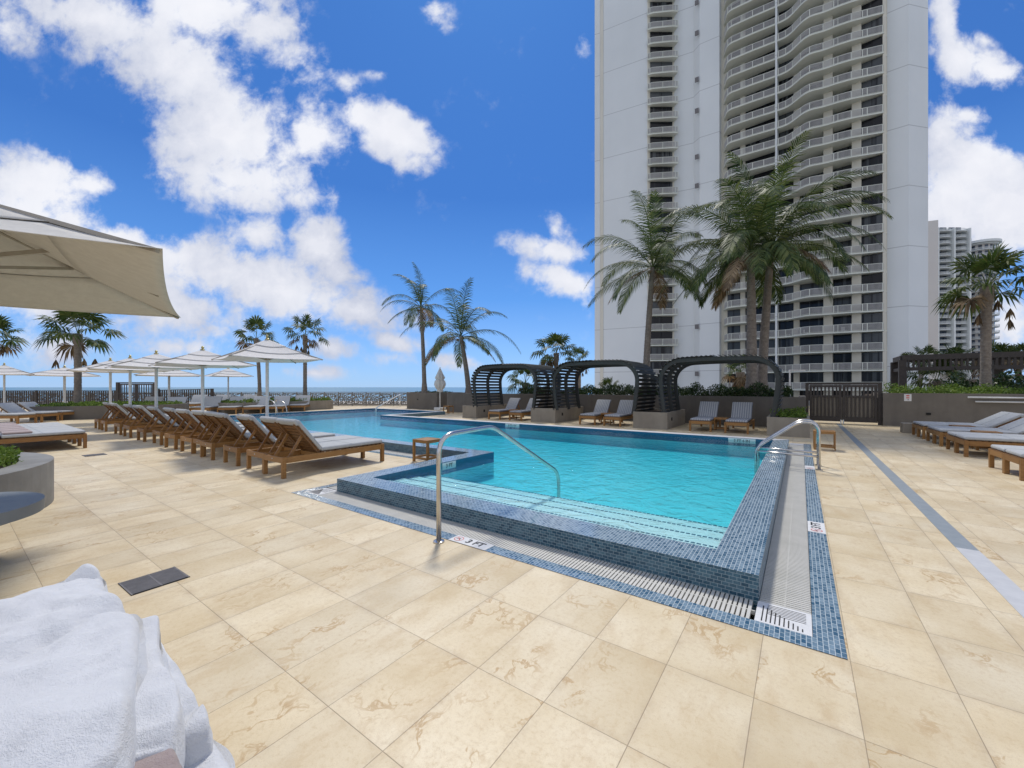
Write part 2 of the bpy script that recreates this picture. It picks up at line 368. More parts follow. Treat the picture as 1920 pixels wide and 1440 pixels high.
# ------------------------------------------------------------------ swimming pool
pool=thing('swimming_pool','large turquoise pool with raised blue mosaic edge, corner steps and slotted gutter','swimming pool',(-8,8,0))
pool['label']='large turquoise swimming pool with raised blue mosaic wall and slotted gutter'
off=Vector((8,-8,0))
def pp(name,bm,m,parent=None,smooth=False):
    o=obj(name,bm,m,parent or pool,smooth)
    if parent is None: o.location=off
    return o
# outer / inner outline of the raised wall
OUT=[(-.24,3.32),(-.24,YT),(XT,YT),(XT,POOL_T),(POOL_L,POOL_T),(POOL_L,6.2),(-5.46,6.2),(-5.46,3.32)]
INN=[(-.56,3.67),(-.56,12.05),(-16.2,12.05),(-16.2,15.65),(-21.65,15.65),(-21.65,6.55),(-5.11,6.55),(-5.11,3.67)]
def ringwall(bm,O,I,z0,z1,segs):
    for i in segs:
        j=(i+1)%len(O)
        q=[O[i],O[j],I[j],I[i]]
        sheetv=[bm.verts.new((x,y,z1)) for x,y in q]; bm.faces.new(sheetv)
        bm.faces.new([bm.verts.new((*O[i],z0)),bm.verts.new((*O[j],z0)),bm.verts.new((*O[j],z1)),bm.verts.new((*O[i],z1))])
        if z0<0: pass
# lip top in light mosaic: front, right, left and near notch
NEAR=[0,4,5,6,7]; FAR=[1,2,3]
bm=B()
for i in (0,7,6,5,4): 
    j=(i+1)%8; q=[OUT[i],OUT[j],INN[j],INN[i]]; bm.faces.new([bm.verts.new((x,y,.18)) for x,y in q])
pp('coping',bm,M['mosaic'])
bm=B()
for i in range(8):
    j=(i+1)%8; bm.faces.new([bm.verts.new((*OUT[i],-.1)),bm.verts.new((*OUT[j],-.1)),bm.verts.new((*OUT[j],.178)),bm.verts.new((*OUT[i],.178))])
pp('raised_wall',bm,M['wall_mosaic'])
bm=B()
for i in FAR:
    j=(i+1)%8; q=[OUT[i],OUT[j],INN[j],INN[i]]; bm.faces.new([bm.verts.new((x,y,.18)) for x,y in q])
pp('stone_coping',bm,M['drain_light'])
bm=B()
for i in range(8):
    j=(i+1)%8; bm.faces.new([bm.verts.new((*INN[i],-.03)),bm.verts.new((*INN[j],-.03)),bm.verts.new((*INN[j],.18)),bm.verts.new((*INN[i],.18))])
pp('waterline_band',bm,M['band'])
bm=B()
for i in range(8):
    j=(i+1)%8; bm.faces.new([bm.verts.new((*INN[i],-.32)),bm.verts.new((*INN[j],-.32)),bm.verts.new((*INN[j],-.03)),bm.verts.new((*INN[i],-.03))])
sheet(bm,INN,-.30)
pp('basin',bm,M['plaster'])
bm=B(); ln=B()
for k,z in enumerate((.092,.070,.046,.018)):
    y0=3.675+.285*k; y1=3.675+.285*(k+1); box(bm,-5.108,-.562,y0,y1,-.29,z)
    for q in range(90): 
        x=-5.1+q*.0504; box(ln,x,x+.036,y1-.024,y1+.003,z-.014,z+.002)
stp=pp('step',bm,M['step']); pp('step_edge_tile',ln,M['band'])
WTR=[(x+(.004 if x>-3 else -.004 if x<-21 else 0),y) for x,y in INN]
def grow(I,e):   # push outward from the basin a few mm
    n=len(I); out=[]
    for i in range(n):
        a,b,c=Vector(I[i-1]),Vector(I[i]),Vector(I[(i+1)%n])
        d1=(b-a).normalized(); d2=(c-b).normalized(); n1=Vector((d1.y,-d1.x)); n2=Vector((d2.y,-d2.x))
        out.append(tuple(b+(n1+n2)*e))
    return out
ar=sum(INN[i][0]*INN[(i+1)%8][1]-INN[(i+1)%8][0]*INN[i][1] for i in range(8))
bm=B(); prism(bm,grow(INN,.004 if ar>0 else -.004),-.34,.128)
tag(obj('pool_water',bm,M['water']),kind='structure')
# mosaic trim strip in the deck (sheet flush with the stone) and gutter with real bars
bm=B()
for R in (rect(-5.91,.06,2.89,3.03),rect(.06,.21,2.89,13.24),rect(-5.91,-5.77,3.03,5.89),rect(-5.77-16.2,-5.77,5.75,5.89),rect(-5.91-.02,-5.91,5.75,5.89)): sheet(bm,R,.003)
pp('trim_strip',bm,M['mosaic'])
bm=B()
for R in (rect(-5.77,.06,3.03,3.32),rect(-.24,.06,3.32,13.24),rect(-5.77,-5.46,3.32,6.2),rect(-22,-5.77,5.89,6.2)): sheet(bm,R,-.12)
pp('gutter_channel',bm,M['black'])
bm=B()
def bars(x0,x1,y0,y1,alongx,pitch=.030,w=.020):
    L=(x1-x0) if alongx else (y1-y0); n=int(L/pitch)
    for k in range(n):
        a=(k+.2)*pitch
        if alongx: box(bm,x0+a,x0+a+w,y0+.003,y1-.003,-.03,-.002)
        else: box(bm,x0+.003,x1-.003,y0+a,y0+a+w,-.03,-.002)
bars(-5.46,-.25,3.03,3.32,True); bars(-.24,.06,3.335,12.9,False); bars(-5.77,-5.46,3.36,5.9,False); bars(-22,-5.8,5.89,6.2,True)
for x0,x1,y0,y1 in ((-5.46,-.25,3.17,3.18),(-22,-5.8,6.04,6.05)): box(bm,x0,x1,y0,y1,-.03,-.004)
box(bm,-.095,-.085,3.34,12.9,-.03,-.004)
pp('gutter_grate',bm,M['grate'])
bm=B(); box(bm,-.236,.058,12.9,13.236,-.03,.001); pp('gutter_end_plate',bm,M['drain_light'])
for (x0,x1,y0,y1) in ((-.245,.058,3.034,3.33),(-5.768,-5.465,3.034,3.33)):
    bm=B(); box(bm,x0,x1,y0,y1,-.03,.002,.002); c=pp('corner_plate',bm,M['plate'])
    bm=B()
    for k in range(10):
        x=x0+.035+k*.024; box(bm,x,x+.006,y0+.02,y0+.035+.2*(1-k/10),.0015,.0045)
        y=y0+.06+k*.021; box(bm,x0+.06+(9-k)*.0,x1-.03,y+.012,y+.014,.0015,.0042) if k>2 else None
    s=pp('slot',bm,M['black'],c)
def textobj(s,size,m,parent,loc,rot,name='lettering'):
    cu=bpy.data.curves.new(name,'FONT'); cu.body=s; cu.size=size; cu.align_x='CENTER'; cu.align_y='CENTER'; cu.extrude=.001; cu.offset=size*.018
    o=bpy.data.objects.new(name,cu); COL.objects.link(o); bpy.context.view_layer.update()
    me=bpy.data.meshes.new_from_object(o.evaluated_get(bpy.context.evaluated_depsgraph_get())); bpy.data.objects.remove(o)
    me.materials.clear(); me.materials.append(m)
    o=bpy.data.objects.new(name,me); COL.objects.link(o); o.parent=parent; o.location=loc; o.rotation_euler=rot; return o
def marker(x,y,z,L,Wd,rot,text,icon=True,standing=False):
    bm=B(); box(bm,-L/2,L/2,-Wd/2,Wd/2,0,.004,.001)
    o=obj('depth_marker',bm,M['plate'],pool); o.location=Vector((x,y,z))+off; o.rotation_euler=rot
    if icon:
        bm=B(); cx=-L/2+Wd*.5; r=Wd*.33
        n=32
        for k in range(n):
            a,b=2*PI*k/n,2*PI*(k+1)/n
            q=[(cx+rr*math.cos(t),rr*math.sin(t)) for rr,t in ((r,a),(r,b),(r*.86,b),(r*.86,a))]
            bm.faces.new([bm.verts.new((*p,.0055)) for p in q])
        bar(bm,(cx-r*.65,r*.65,.005),(cx+r*.65,-r*.65,.005),r*.13,.001)
        obj('prohibition_ring',bm,M['redink'],o)
        bm=B(); bar(bm,(cx-r*.55,-r*.1,.0045),(cx+r*.3,r*.3,.0045),r*.2,.001); bar(bm,(cx+r*.1,r*.2,.0045),(cx+r*.45,-r*.35,.0045),r*.15,.001)
        obj('diver_symbol',bm,M['ink'],o)
    if text: textobj(text,Wd*.78,M['ink'],o,(Wd*.35 if icon else 0,0,.0055),(0,0,0))
    return o
marker(-2.59,2.962,.003,.46,.15,(0,0,0),'3 FT')
marker(.135,5.42,.003,.40,.15,(0,0,PI/2),'3 FT')
marker(.135,9.38,.003,.36,.15,(0,0,PI/2),'',True)
marker(-5.105,5.25,.108,.34,.12,(PI/2,0,PI/2),'3 FT',False)
marker(-1.25,12.045,.108,.62,.12,(PI/2,0,0),'3 FT 6 IN',False)
marker(-8.55,12.045,.108,.62,.12,(PI/2,0,0),'3 FT 6 IN',False)
# linear drain in the right-hand deck and two square deck drains
bm=B(); box(bm,1.18,1.33,5.5,21.5,-.02,.004); dr=obj('linear_drain',bm,M['drain']); tag(dr,'long narrow blue-grey drain strip running down the right-hand deck to the gate','drain')
bm=B(); box(bm,1.18,1.33,-3,5.497,-.02,.0045); obj('drain_cover',bm,M['drain_light'],dr)['label']='paler near section of the drain strip'
for (x,y,lab) in ((-4.09,.965,'square dark iron floor drain beside the white towels'),(-12.73,1.98,'dark floor drain beside the foot of the low loungers at left')):
    dn=thing('floor_drain',lab,'drain',(x,y,0),.03); bm=B(); box(bm,-.165,.165,-.175,.175,-.01,.003); obj('drain_frame',bm,M['black'],dn)
    bm=B()
    for k in range(15): box(bm,-.15+k*.0205,-.138+k*.0205,-.165,.165,.001,.007)
    for yy in (-.17,0,.165): box(bm,-.16,.16,yy-.004,yy+.006,.001,.0065)
    obj('drain_grate',bm,M['iron'],dn)

# ------------------------------------------------------------------ handrails
def arc(p,c,q,n=6):   # rounded corner as quadratic curve
    p,c,q=Vector(p),Vector(c),Vector(q); return [(1-t)**2*p+2*t*(1-t)*c+t*t*q for t in [k/n for k in range(n+1)]]
hr=thing('handrail','single bent steel handrail rising from the stone deck over the near pool steps','handrail',(-2.86,2.80,0))
bm=B()
tube(bm,[(0,0,0),(0,0,.78)]+arc((0,0,.85),(0,.01,1.02),(0,.2,1.035),8)+arc((0,.74,1.05),(0,.86,1.05),(0,.97,.99),5)+arc((0,2.25,.335),(0,2.37,.27),(0,2.39,.12),6)+[(0,2.39,-.4)],.0245,16)
obj('rail_tube',bm,M['steel'],hr,True)
bm=B(); tube(bm,[(0,0,.0),(0,0,.012),(0,0,.022)],[.055,.055,.03],24); obj('base_flange',bm,M['steel'],hr,'auto')
hr2=thing('handrail','pair of curved steel exit rails with double crossbars at the right pool edge','handrail',(.27,9.2,0))
for dy in (0,.55):
    bm=B(); tube(bm,[(0,dy,0),(0,dy,.62)]+arc((0,dy,.66),(0,dy,.83),(-.15,dy,.855),7)+arc((-.22,dy,.855),(-.30,dy,.845),(-.38,dy,.79),4)+arc((-.88,dy,.40),(-.98,dy,.32),(-.985,dy,.2),6)+[(-.985,dy,-.35)],.024,14)
    tube(bm,[(-.97,dy,.255),(-.5,dy,.25),(0,dy,.245)],.021,12)
    obj('rail_tube',bm,M['steel'],hr2,True)
    bm=B(); tube(bm,[(0,dy,.0),(0,dy,.012),(0,dy,.02)],[.055,.055,.03],20); obj('base_flange',bm,M['steel'],hr2,'auto')
hr3=thing('handrail','slanting white handrail on the far left corner of the pool','handrail',(0,0,0))
a=gp(750,762.5); bb=gp(705,771.5,.13)
bm=B(); tube(bm,[a,a+Vector((0,0,.88)),*arc(a+Vector((0,0,.9)),a+Vector((0,0,1.0)),a.lerp(bb,.06)+Vector((0,0,.9)),4),bb+Vector((0,0,.2)),bb-Vector((0,0,.3))],.03,10)
obj('rail_tube',bm,M['white_metal'],hr3,True)
hr4=thing('handrail','pool ladder with two steel grab rails in front of the far left loungers','handrail',(0,0,0))
for px in (499,517):
    a=gp(px-0,778.5); b2=a+Vector((1.0,.1,0))
    bm=B(); tube(bm,[b2+Vector((0,0,-.3)),b2+Vector((0,0,.2))]+arc(b2+Vector((0,0,.25)),b2+Vector((-.1,0,.8)),a+Vector((.2,0,.85)),6)+arc(a+Vector((.1,0,.85)),a+Vector((0,0,.8)),a+Vector((0,0,.6)),4)+[a],.025,10)
    obj('grab_rail',bm,M['steel'],hr4,True)

# ------------------------------------------------------------------ sun loungers
def make_lounger(angle,w=.64,cush='cushion',hinge=.66,L=2.0):
    """local +y points to the foot end, origin on the ground at the head end centre"""
    t=thing('sun_lounger','teak sun lounger','sun lounger'); h=w/2; sl=math.radians(angle)
    bm=B()
    for s in (-1,1): box(bm,s*h-.0175 if s>0 else -h-.0175,s*h+.0175,.02,L-.02,.245,.345,.004)
    box(bm,-h,h,.0,.035,.25,.345,.004); box(bm,-h,h,L-.035,L,.25,.345,.004); box(bm,-h+.02,h-.02,hinge-.03,hinge+.02,.26,.335)
    obj('frame',bm,M['teak'],t)
    for sx in (-1,1):
        for y in (0,L-.062):
            bm=B(); box(bm,sx*h-.031,sx*h+.031,y-.002,y+.062,0,.352,.005); obj('leg',bm,M['teak'],t)
    bm=B(); n=14
    for k in range(n):
        y=hinge+.02+(L-hinge-.08)*k/(n-1); box(bm,-h+.01,h-.01,y,y+.058,.345,.362)
    obj('seat_slats',bm,M['teak_dark'],t)
    bl=hinge+.02; Mb=Matrix.Translation((0,hinge,.355))@Matrix.Rotation(-sl,4,'X')   # back panel runs towards -y, raised
    bm=B()
    for s in (-1,1): box(bm,s*(h-.05)-.018,s*(h-.05)+.018,-bl,0,-.03,.0,0,Mb)
    for k in range(9):
        y=-bl+.0+(bl-.06)*k/8; box(bm,-h+.015,h-.015,y,y+.056,.0,.016,0,Mb)
    obj('backrest',bm,M['teak_dark'],t)
    if angle>8:
        for s in (-1,1):
            pt=Mb@Vector((s*(h-.09),-bl*.62,-.03)); bm=B(); bar(bm,pt,(s*(h-.09),max(.10,pt.y-.22),.30),.022,.045); obj('strut',bm,M['teak'],t)
    cm=M[cush]
    bm=B(); box(bm,-h+.005,h-.005,hinge+.02,L-.015,.366,.436,.028,None,3); sc=obj('seat_cushion',bm,cm,t,'auto')
    bm=B(); box(bm,-h+.01,h-.01,1.18+.1,1.186+.1,.434,.4385); box(bm,-h+.01,h-.01,L-.03,L-.024,.39,.41); obj('piping',bm,M['drain'],sc)
    bm=B(); box(bm,-h+.005,h-.005,-bl-.02,-.01,.018,.088,.028,Mb,3); bc=obj('back_cushion',bm,cm,t,'auto')
    bm=B(); box(bm,-h+.0,h-.0,-bl-.06,-bl+.05,-.012,.06,.025,Mb,3); obj('head_sleeve',bm,cm,bc,'auto')
    bm=B(); tube(bm,[(.0,-.003,.305),(.0,-.006,.305)],.011,12); obj('name_disc',bm,M['plate'],t)
    return t
protos={}
def place(kind,loc,rz,label,group):
    cfg=dict(up=dict(angle=51),low=dict(angle=14),mid=dict(angle=36),daybed=dict(angle=52,w=.88),stripe=dict(angle=52,cush='cushion_stripe'),right=dict(angle=33))[kind]
    if kind not in protos:
        o=make_lounger(**cfg); protos[kind]=(o,[(c,kids(c)) for c in kids(o)])
        o.location=loc; o.rotation_euler=(0,0,rz); o['label']=label; o['group']=group; return o
    o,tree=protos[kind]; return dup(o,loc,rz,label,group,tree)
ORD=['nearest','second','third','fourth','fifth','sixth','seventh','eighth','ninth','tenth','eleventh','twelfth','thirteenth']
xs=[-7.23,-7.95,-9.02,-10.17,-10.85,-11.5,-12.6,-13.78,-15.0,-16.5,-17.7,-19.45,-20.65]
for i,x in enumerate(xs):
    lab=('nearest teak lounger of the long raised-back row, beside the near side table' if i==0 else
         'farthest teak lounger of the long raised-back row, by the planter wall' if i==12 else
         f'raised-back teak lounger, {ORD[i]} from the near end of the long poolside row')
    place('up',(x+random.uniform(-.02,.02),3.26+random.uniform(-.04,.04),0),random.uniform(-.03,.03),lab,'teak loungers in the long row with backs to the camera')
for i in range(6):
    place('low',(-14.70-.70*i,.10,0),random.uniform(-.01,.01),('nearest' if i==0 else ORD[i])+' flat teak lounger from the camera in the row at left','flat loungers at the left edge')
for i,(px,py) in enumerate(((131,787.5),(95,791),(52,795))):
    f=gp(px,py); dr=Vector((math.cos(rad(38)),math.sin(rad(38)),0)); p=f-dr*2.0
    place('mid',p,rad(38-90),('rightmost','middle','leftmost')[i]+' of three grey cushioned loungers in front of the left dark picket fence','three loungers by the left fence')
fa=rad(-40)
daybeds=[(425,777),(472,776),(514,774.5),(556,771.5),(374,777.5),(300,781)]
DL=['wide grey lounger on the far left deck, second left of the ladder','wide grey lounger on the far left deck, immediately left of the pool ladder','wide grey lounger on the far left deck, right behind the pool ladder','wide grey lounger beside the rounded planter with two palms','wide grey lounger behind the second umbrella pole from the right','wide grey lounger behind the third umbrella pole from the right']
for (px,py),lb in zip(daybeds,DL):
    f=gp(px,py); p=f-Vector((math.cos(fa),math.sin(fa),0))*2.0; place('daybed',p,fa-PI/2,lb,'wide loungers on the far left deck')
DB=[(352,768.5,'pale lounger in the back line, left end in front of the dark picket fence'),(398,768,'pale lounger in the back line, before the right end of the picket fence'),(452,766.5,'pale lounger in the back line, under the farthest right open umbrella'),(254,779,'lone pale lounger with high back below the dark double gate')]
for px,py,lb in DB:
    f=gp(px,py); p=f-Vector((math.cos(fa),math.sin(fa),0))*2.0; place('daybed',p,fa-PI/2,lb,'wide loungers on the far left deck')
for ci,(xa,xb) in enumerate(((-11.62,-10.42),(-6.93,-5.9),(-2.78,-1.70))):
    nm=('left','middle','right')[ci]
    for s,x in (('left',xa),('right',xb)):
        place('stripe',(x,16.9,0),PI,f'{s} striped grey lounger under the {nm} arched slatted cabana','striped loungers under the cabanas')
ys=[(1715.6,815.1,1734,823.3),(1740.4,826.7,1764.4,836.7),(1775,842,1811,856.7),(1871.8,882.2,1902,894.4)]
for i,(a,b_,c,d_) in enumerate(ys):
    y1=gp(a,b_).y; y2=gp(c,d_).y; mid=(y1+y2)/2; sp=.34
    for j,yy in enumerate((mid+sp,mid-sp)):
        place('right',(2.87+2.0,yy,0),PI/2,f"{'far' if j==0 else 'near'} lounger of the {('farthest','second farthest','third farthest','nearest')[i]} pair along the right wall",'paired loungers on the right deck')

# ------------------------------------------------------------------ side tables
def side_table():
    t=thing('side_table','teak side table','side table'); s=.21
    bm=B()
    for k in range(6): box(bm,-s+.03+k*.0605,-s+.086+k*.0605,-s+.02,s-.02,.425,.445)
    obj('tabletop',bm,M['teak'],t)
    bm=B(); 
    for a in (-s,s-.03): box(bm,a,a+.03,-s,s,.385,.45,.003); box(bm,-s,s,a,a+.03,.386,.449,.003)
    obj('apron',bm,M['teak'],t)
    for a in (-1,1):
        for b in (-1,1):
            bm=B(); box(bm,a*s-.022 if a>0 else -s-.0,a*s+.0 if a>0 else -s+.045,b*s-.045 if b>0 else -s,b*s if b>0 else -s+.045,0,.43,.003); obj('leg',bm,M['teak'],t)
    bm=B()
    for a in (-s+.01,s-.035): box(bm,a,a+.025,-s+.04,s-.04,.06,.10); box(bm,-s+.04,s-.04,a,a+.025,.061,.099)
    obj('stretcher',bm,M['teak'],t)
    return t
st0=side_table(); st0.location=(-6.2,5.75,0); st0['label']='square teak side table beside the raised pool corner, near the first lounger'; st0['group']='teak side tables'
tr=[(c,kids(c)) for c in kids(st0)]
dup(st0,(.46,12.4,0),0,'square teak side table on the right deck behind the curved exit rails',None,tr)
dup(st0,(-16.35,16.75,0),.1,'small teak side table in front of the closed white umbrella',None,tr)
dup(st0,(-2.25,15.75,0),0,'teak side table between the two loungers of the right cabana',None,tr)
dup(st0,(-6.42,15.75,0),0,'teak side table between the two loungers of the middle cabana',None,tr)
dup(st0,(-11.02,15.75,0),0,'teak side table between the two loungers of the left cabana',None,tr)
dup(st0,(3.6,(gp(1734,823.3).y+gp(1740.4,826.7).y)/2,0),0,'low teak table between the two farthest lounger pairs at right',None,tr)
dup(st0,(3.6,(gp(1764.4,836.7).y+gp(1775,842).y)/2,0),0,'low teak table between the second and third lounger pairs at right',None,tr)

# ------------------------------------------------------------------ umbrellas
def canopy(hs,ze,za,tiers=3,sag=.04):
    """square tiered canopy; every tier a slightly sagging pyramid ring"""
    V=[];F=[]
    cuts=[(1.0,.58),(.64,.28),(.34,.0)] if tiers==3 else [(1,.0)]
    for ti,(r0,r1) in enumerate(cuts):
        lift=.014*ti
        nt_,nu=8,16
        for k in range(4):
            ang=PI/2*k
            base=len(V)
            for a in range(nt_+1):
                f=r0+(r1-r0)*a/nt_
                for b in range(nu+1):
                    u=-1+2*b/nu
                    inset=1-(.06 if hs<1.3 else .025)*(1-u*u)*(f**3)
                    x=hs*f*inset; y=hs*f*u
                    z=ze+(za-ze)*((1-f)**1.18)+lift-(sag*(1-u*u)*math.sin(PI*min(1,f*.8))) 
                    V.append((x*math.cos(ang)-y*math.sin(ang),x*math.sin(ang)+y*math.cos(ang),z))
            for a in range(nt_):
                for b in range(nu):
                    i=base+a*(nu+1)+b; F.append((i,i+1,i+nu+2,i+nu+1))
    return V,F
def umbrella(hs=.95,ze=2.17,za=2.63,big=False):
    t=thing('patio_umbrella','umbrella','umbrella')
    cv=M['canvas_big'] if big else M['canvas']
    o=obj('canopy',canopy(hs,ze,za,3,.05 if not big else .07),cv,t,True)
    sm=o.modifiers.new('s','SOLIDIFY'); sm.thickness=.004
    bm=B(); tube(bm,[(0,0,0),(0,0,za-.02)],.036 if not big else .045,14); obj('pole',bm,M['white_metal'] if not big else M['frame'],t,'auto')
    bm=B(); tube(bm,[(0,0,za-.03),(0,0,za+.03),(0,0,za+.05),(0,0,za+.10),(0,0,za+.14)],[.05,.05,.022,.035,.006],12); obj('finial',bm,M['brass'],t,'auto')
    bm=B(); tube(bm,[(0,0,ze-.02),(0,0,ze+.03)],.07,12); 
    fm=M['frame']
    for k in range(4):
        a=PI/4+PI/2*k; c,s=math.cos(a),math.sin(a); D=hs*1.414
        bar(bm,(.05*c,.05*s,za-.05),(D*.985*c,D*.985*s,ze-.012),.028,.03)
        bar(bm,(.06*c,.06*s,ze+.0),(D*.5*c,D*.5*s,ze+(za-ze)*.5-.05),.026,.028)
        if big:
            a=PI/2*k; c,s=math.cos(a),math.sin(a)
            bar(bm,(.05*c,.05*s,za-.08),(hs*.93*c,hs*.93*s,ze-.03),.026,.03); bar(bm,(.06*c,.06*s,ze),(hs*.5*c,hs*.5*s,ze+(za-ze)*.5-.09),.03,.035)
    obj('ribs',bm,fm,t)
    bm=B(); box(bm,-.3,.3,-.3,.3,0,.05,.01); tube(bm,[(0,0,.04),(0,0,.3)],.05,14); obj('base',bm,M['white_metal'],t)
    return t
um=umbrella(); UL=[(W(-5.885,9.77),'nearest open white market umbrella, its pole behind the nearest loungers of the long row'),
 (at(380,12.5),'second open white umbrella from the right over the long lounger row'),(at(293,13.9),'third open white umbrella from the right over the long lounger row'),
 (at(244,15.9),'fourth open white umbrella from the right, its pole before the dark gate'),(at(207,17.4),'fifth open white umbrella from the right, its thick pole left of the dark gate'),
 (at(428,24.7),'small distant white umbrella standing farthest right above the far loungers'),(at(317,23.5),'distant white umbrella right of the dark gate, seen under the nearer ones'),
 (at(121,23.5),'distant white umbrella just left of the ragged fan palm'),(at(8,21),'white umbrella cut off by the left edge of the photo')]
tr=[(c,kids(c)) for c in kids(um)]
for i,(p,lb) in enumerate(UL):
    rz=TH+PI/4+random.uniform(-.08,.08)
    if i==0: um.location=p; um.rotation_euler=(0,0,rz); um['label']=lb; um['group']='open white umbrellas'
    else:
        o=dup(um,p,rz,lb,None,tr)
        o.scale=(1.25,1.25,1.0) if i<5 else ((1.12,1.12,1.0) if i in (5,8) else (1.55,1.55,1.0))
bigu=umbrella(1.68,2.42,3.12,True); bigu.location=(-5.55,-.26,0); bigu.rotation_euler=(0,0,rad(-17)); bigu['label']='large beige umbrella overhanging the upper left corner, underside visible'
# closed umbrella
cu=thing('patio_umbrella','closed white umbrella tied around its pole in front of the far wall','umbrella',(-19.3,19.0,0))
V=[];F=[];prof=[(2.72,.02),(2.6,.09),(2.35,.19),(2.1,.30),(2.02,.25),(1.98,.20),(1.9,.30),(1.65,.34),(1.45,.27),(1.3,.16),(1.22,.2)]
n=32
for z,r in prof:
    for k in range(n):
        a=2*PI*k/n; rr=r*(1+.16*math.cos(8*a+z)); V.append((rr*math.cos(a),rr*math.sin(a),z+.03*math.sin(4*a)))
for i in range(len(prof)-1):
    for k in range(n): F.append((i*n+k,i*n+(k+1)%n,(i+1)*n+(k+1)%n,(i+1)*n+k))
obj('folded_canopy',(V,F),M['canvas'],cu,True)
bm=B(); tube(bm,[(0,0,0),(0,0,2.8)],.04,12); obj('pole',bm,M['white_metal'],cu,True)
bm=B(); box(bm,-.28,.28,-.28,.28,0,.18,.02); obj('base',bm,M['white_metal'],cu)
# round table under the big umbrella
rt=thing('round_table','round blue-grey table top under the large umbrella at the left edge','table',(-5.72,-.12,0))
bm=B(); prism(bm,disc(0,0,.68,64),.405,.5); 
bmesh.ops.bevel(bm,geom=[e for e in bm.edges if abs(e.verts[0].co.z-e.verts[1].co.z)<1e-5],offset=.012,segments=3,affect='EDGES'); obj('tabletop',bm,M['bluegrey'],rt,'auto')
bm=B(); tube(bm,[(0,0,0),(0,0,.03),(0,0,.05),(0,0,.405)],[.3,.3,.09,.09],24); obj('pedestal',bm,M['bluegrey'],rt,'auto')

# ------------------------------------------------------------------ foliage tools
class PM:
    def __init__(s): s.v=[];s.f=[]
    def quad(s,a,b,c,d): i=len(s.v); s.v+= [tuple(a),tuple(b),tuple(c),tuple(d)]; s.f.append((i,i+1,i+2,i+3))
    def leaf(s,p,d,L,wd,nrm=None):
        d=Vector(d).normalized(); nrm=Vector(nrm) if nrm else Vector((random.gauss(0,1),random.gauss(0,1),random.gauss(0,1)))
        sd=d.cross(nrm); 
        if sd.length<1e-4: sd=Vector((1,0,0))
        sd.normalize(); p=Vector(p); i=len(s.v)
        s.v+=[tuple(p),tuple(p+d*L*.45+sd*wd/2),tuple(p+d*L),tuple(p+d*L*.45-sd*wd/2)]; s.f.append((i,i+1,i+2,i+3))
    def ribbon(s,pts,w0,sd,fold=0):
        i=len(s.v); n=len(pts)
        for k,p in enumerate(pts):
            w=w0*(1-(k/(n-1))**1.6)+.002; s.v.append(tuple(p+sd*w/2)); s.v.append(tuple(p-sd*w/2))
        for k in range(n-1): s.f.append((i+2*k,i+2*k+1,i+2*k+3,i+2*k+2))
def rv(): return Vector((random.gauss(0,1),random.gauss(0,1),random.gauss(0,1))).normalized()
def scatter(pm,n,x0,x1,y0,y1,z0,z1,L,bumpy=.12,M4=None,outward=True):
    for _ in range(n):
        x=random.uniform(x0,x1); y=random.uniform(y0,y1)
        hh=z0+(z1-z0)*(.55+.9*(noise.noise(Vector((x*1.7,y*1.7,3.1)))))
        z=z0+(max(hh,z0+.05)-z0)*random.random()**.45
        p=Vector((x+random.gauss(0,.03),y+random.gauss(0,.03),z)); d=rv(); d.z=abs(d.z)*.8+.15
        if M4: p=M4@p
        pm.leaf(p,d,L*random.uniform(.6,1.3),L*random.uniform(.35,.6))
def hedge(name,label,cat,n,x0,x1,y0,y1,z0,z1,L,mt,M4=None,group=None,kind=None):
    pm=PM(); scatter(pm,n,x0,x1,y0,y1,z0,z1,L,M4=M4)
    o=obj(name,(pm.v,pm.f),mt); tag(o,label,cat,group,kind); return o
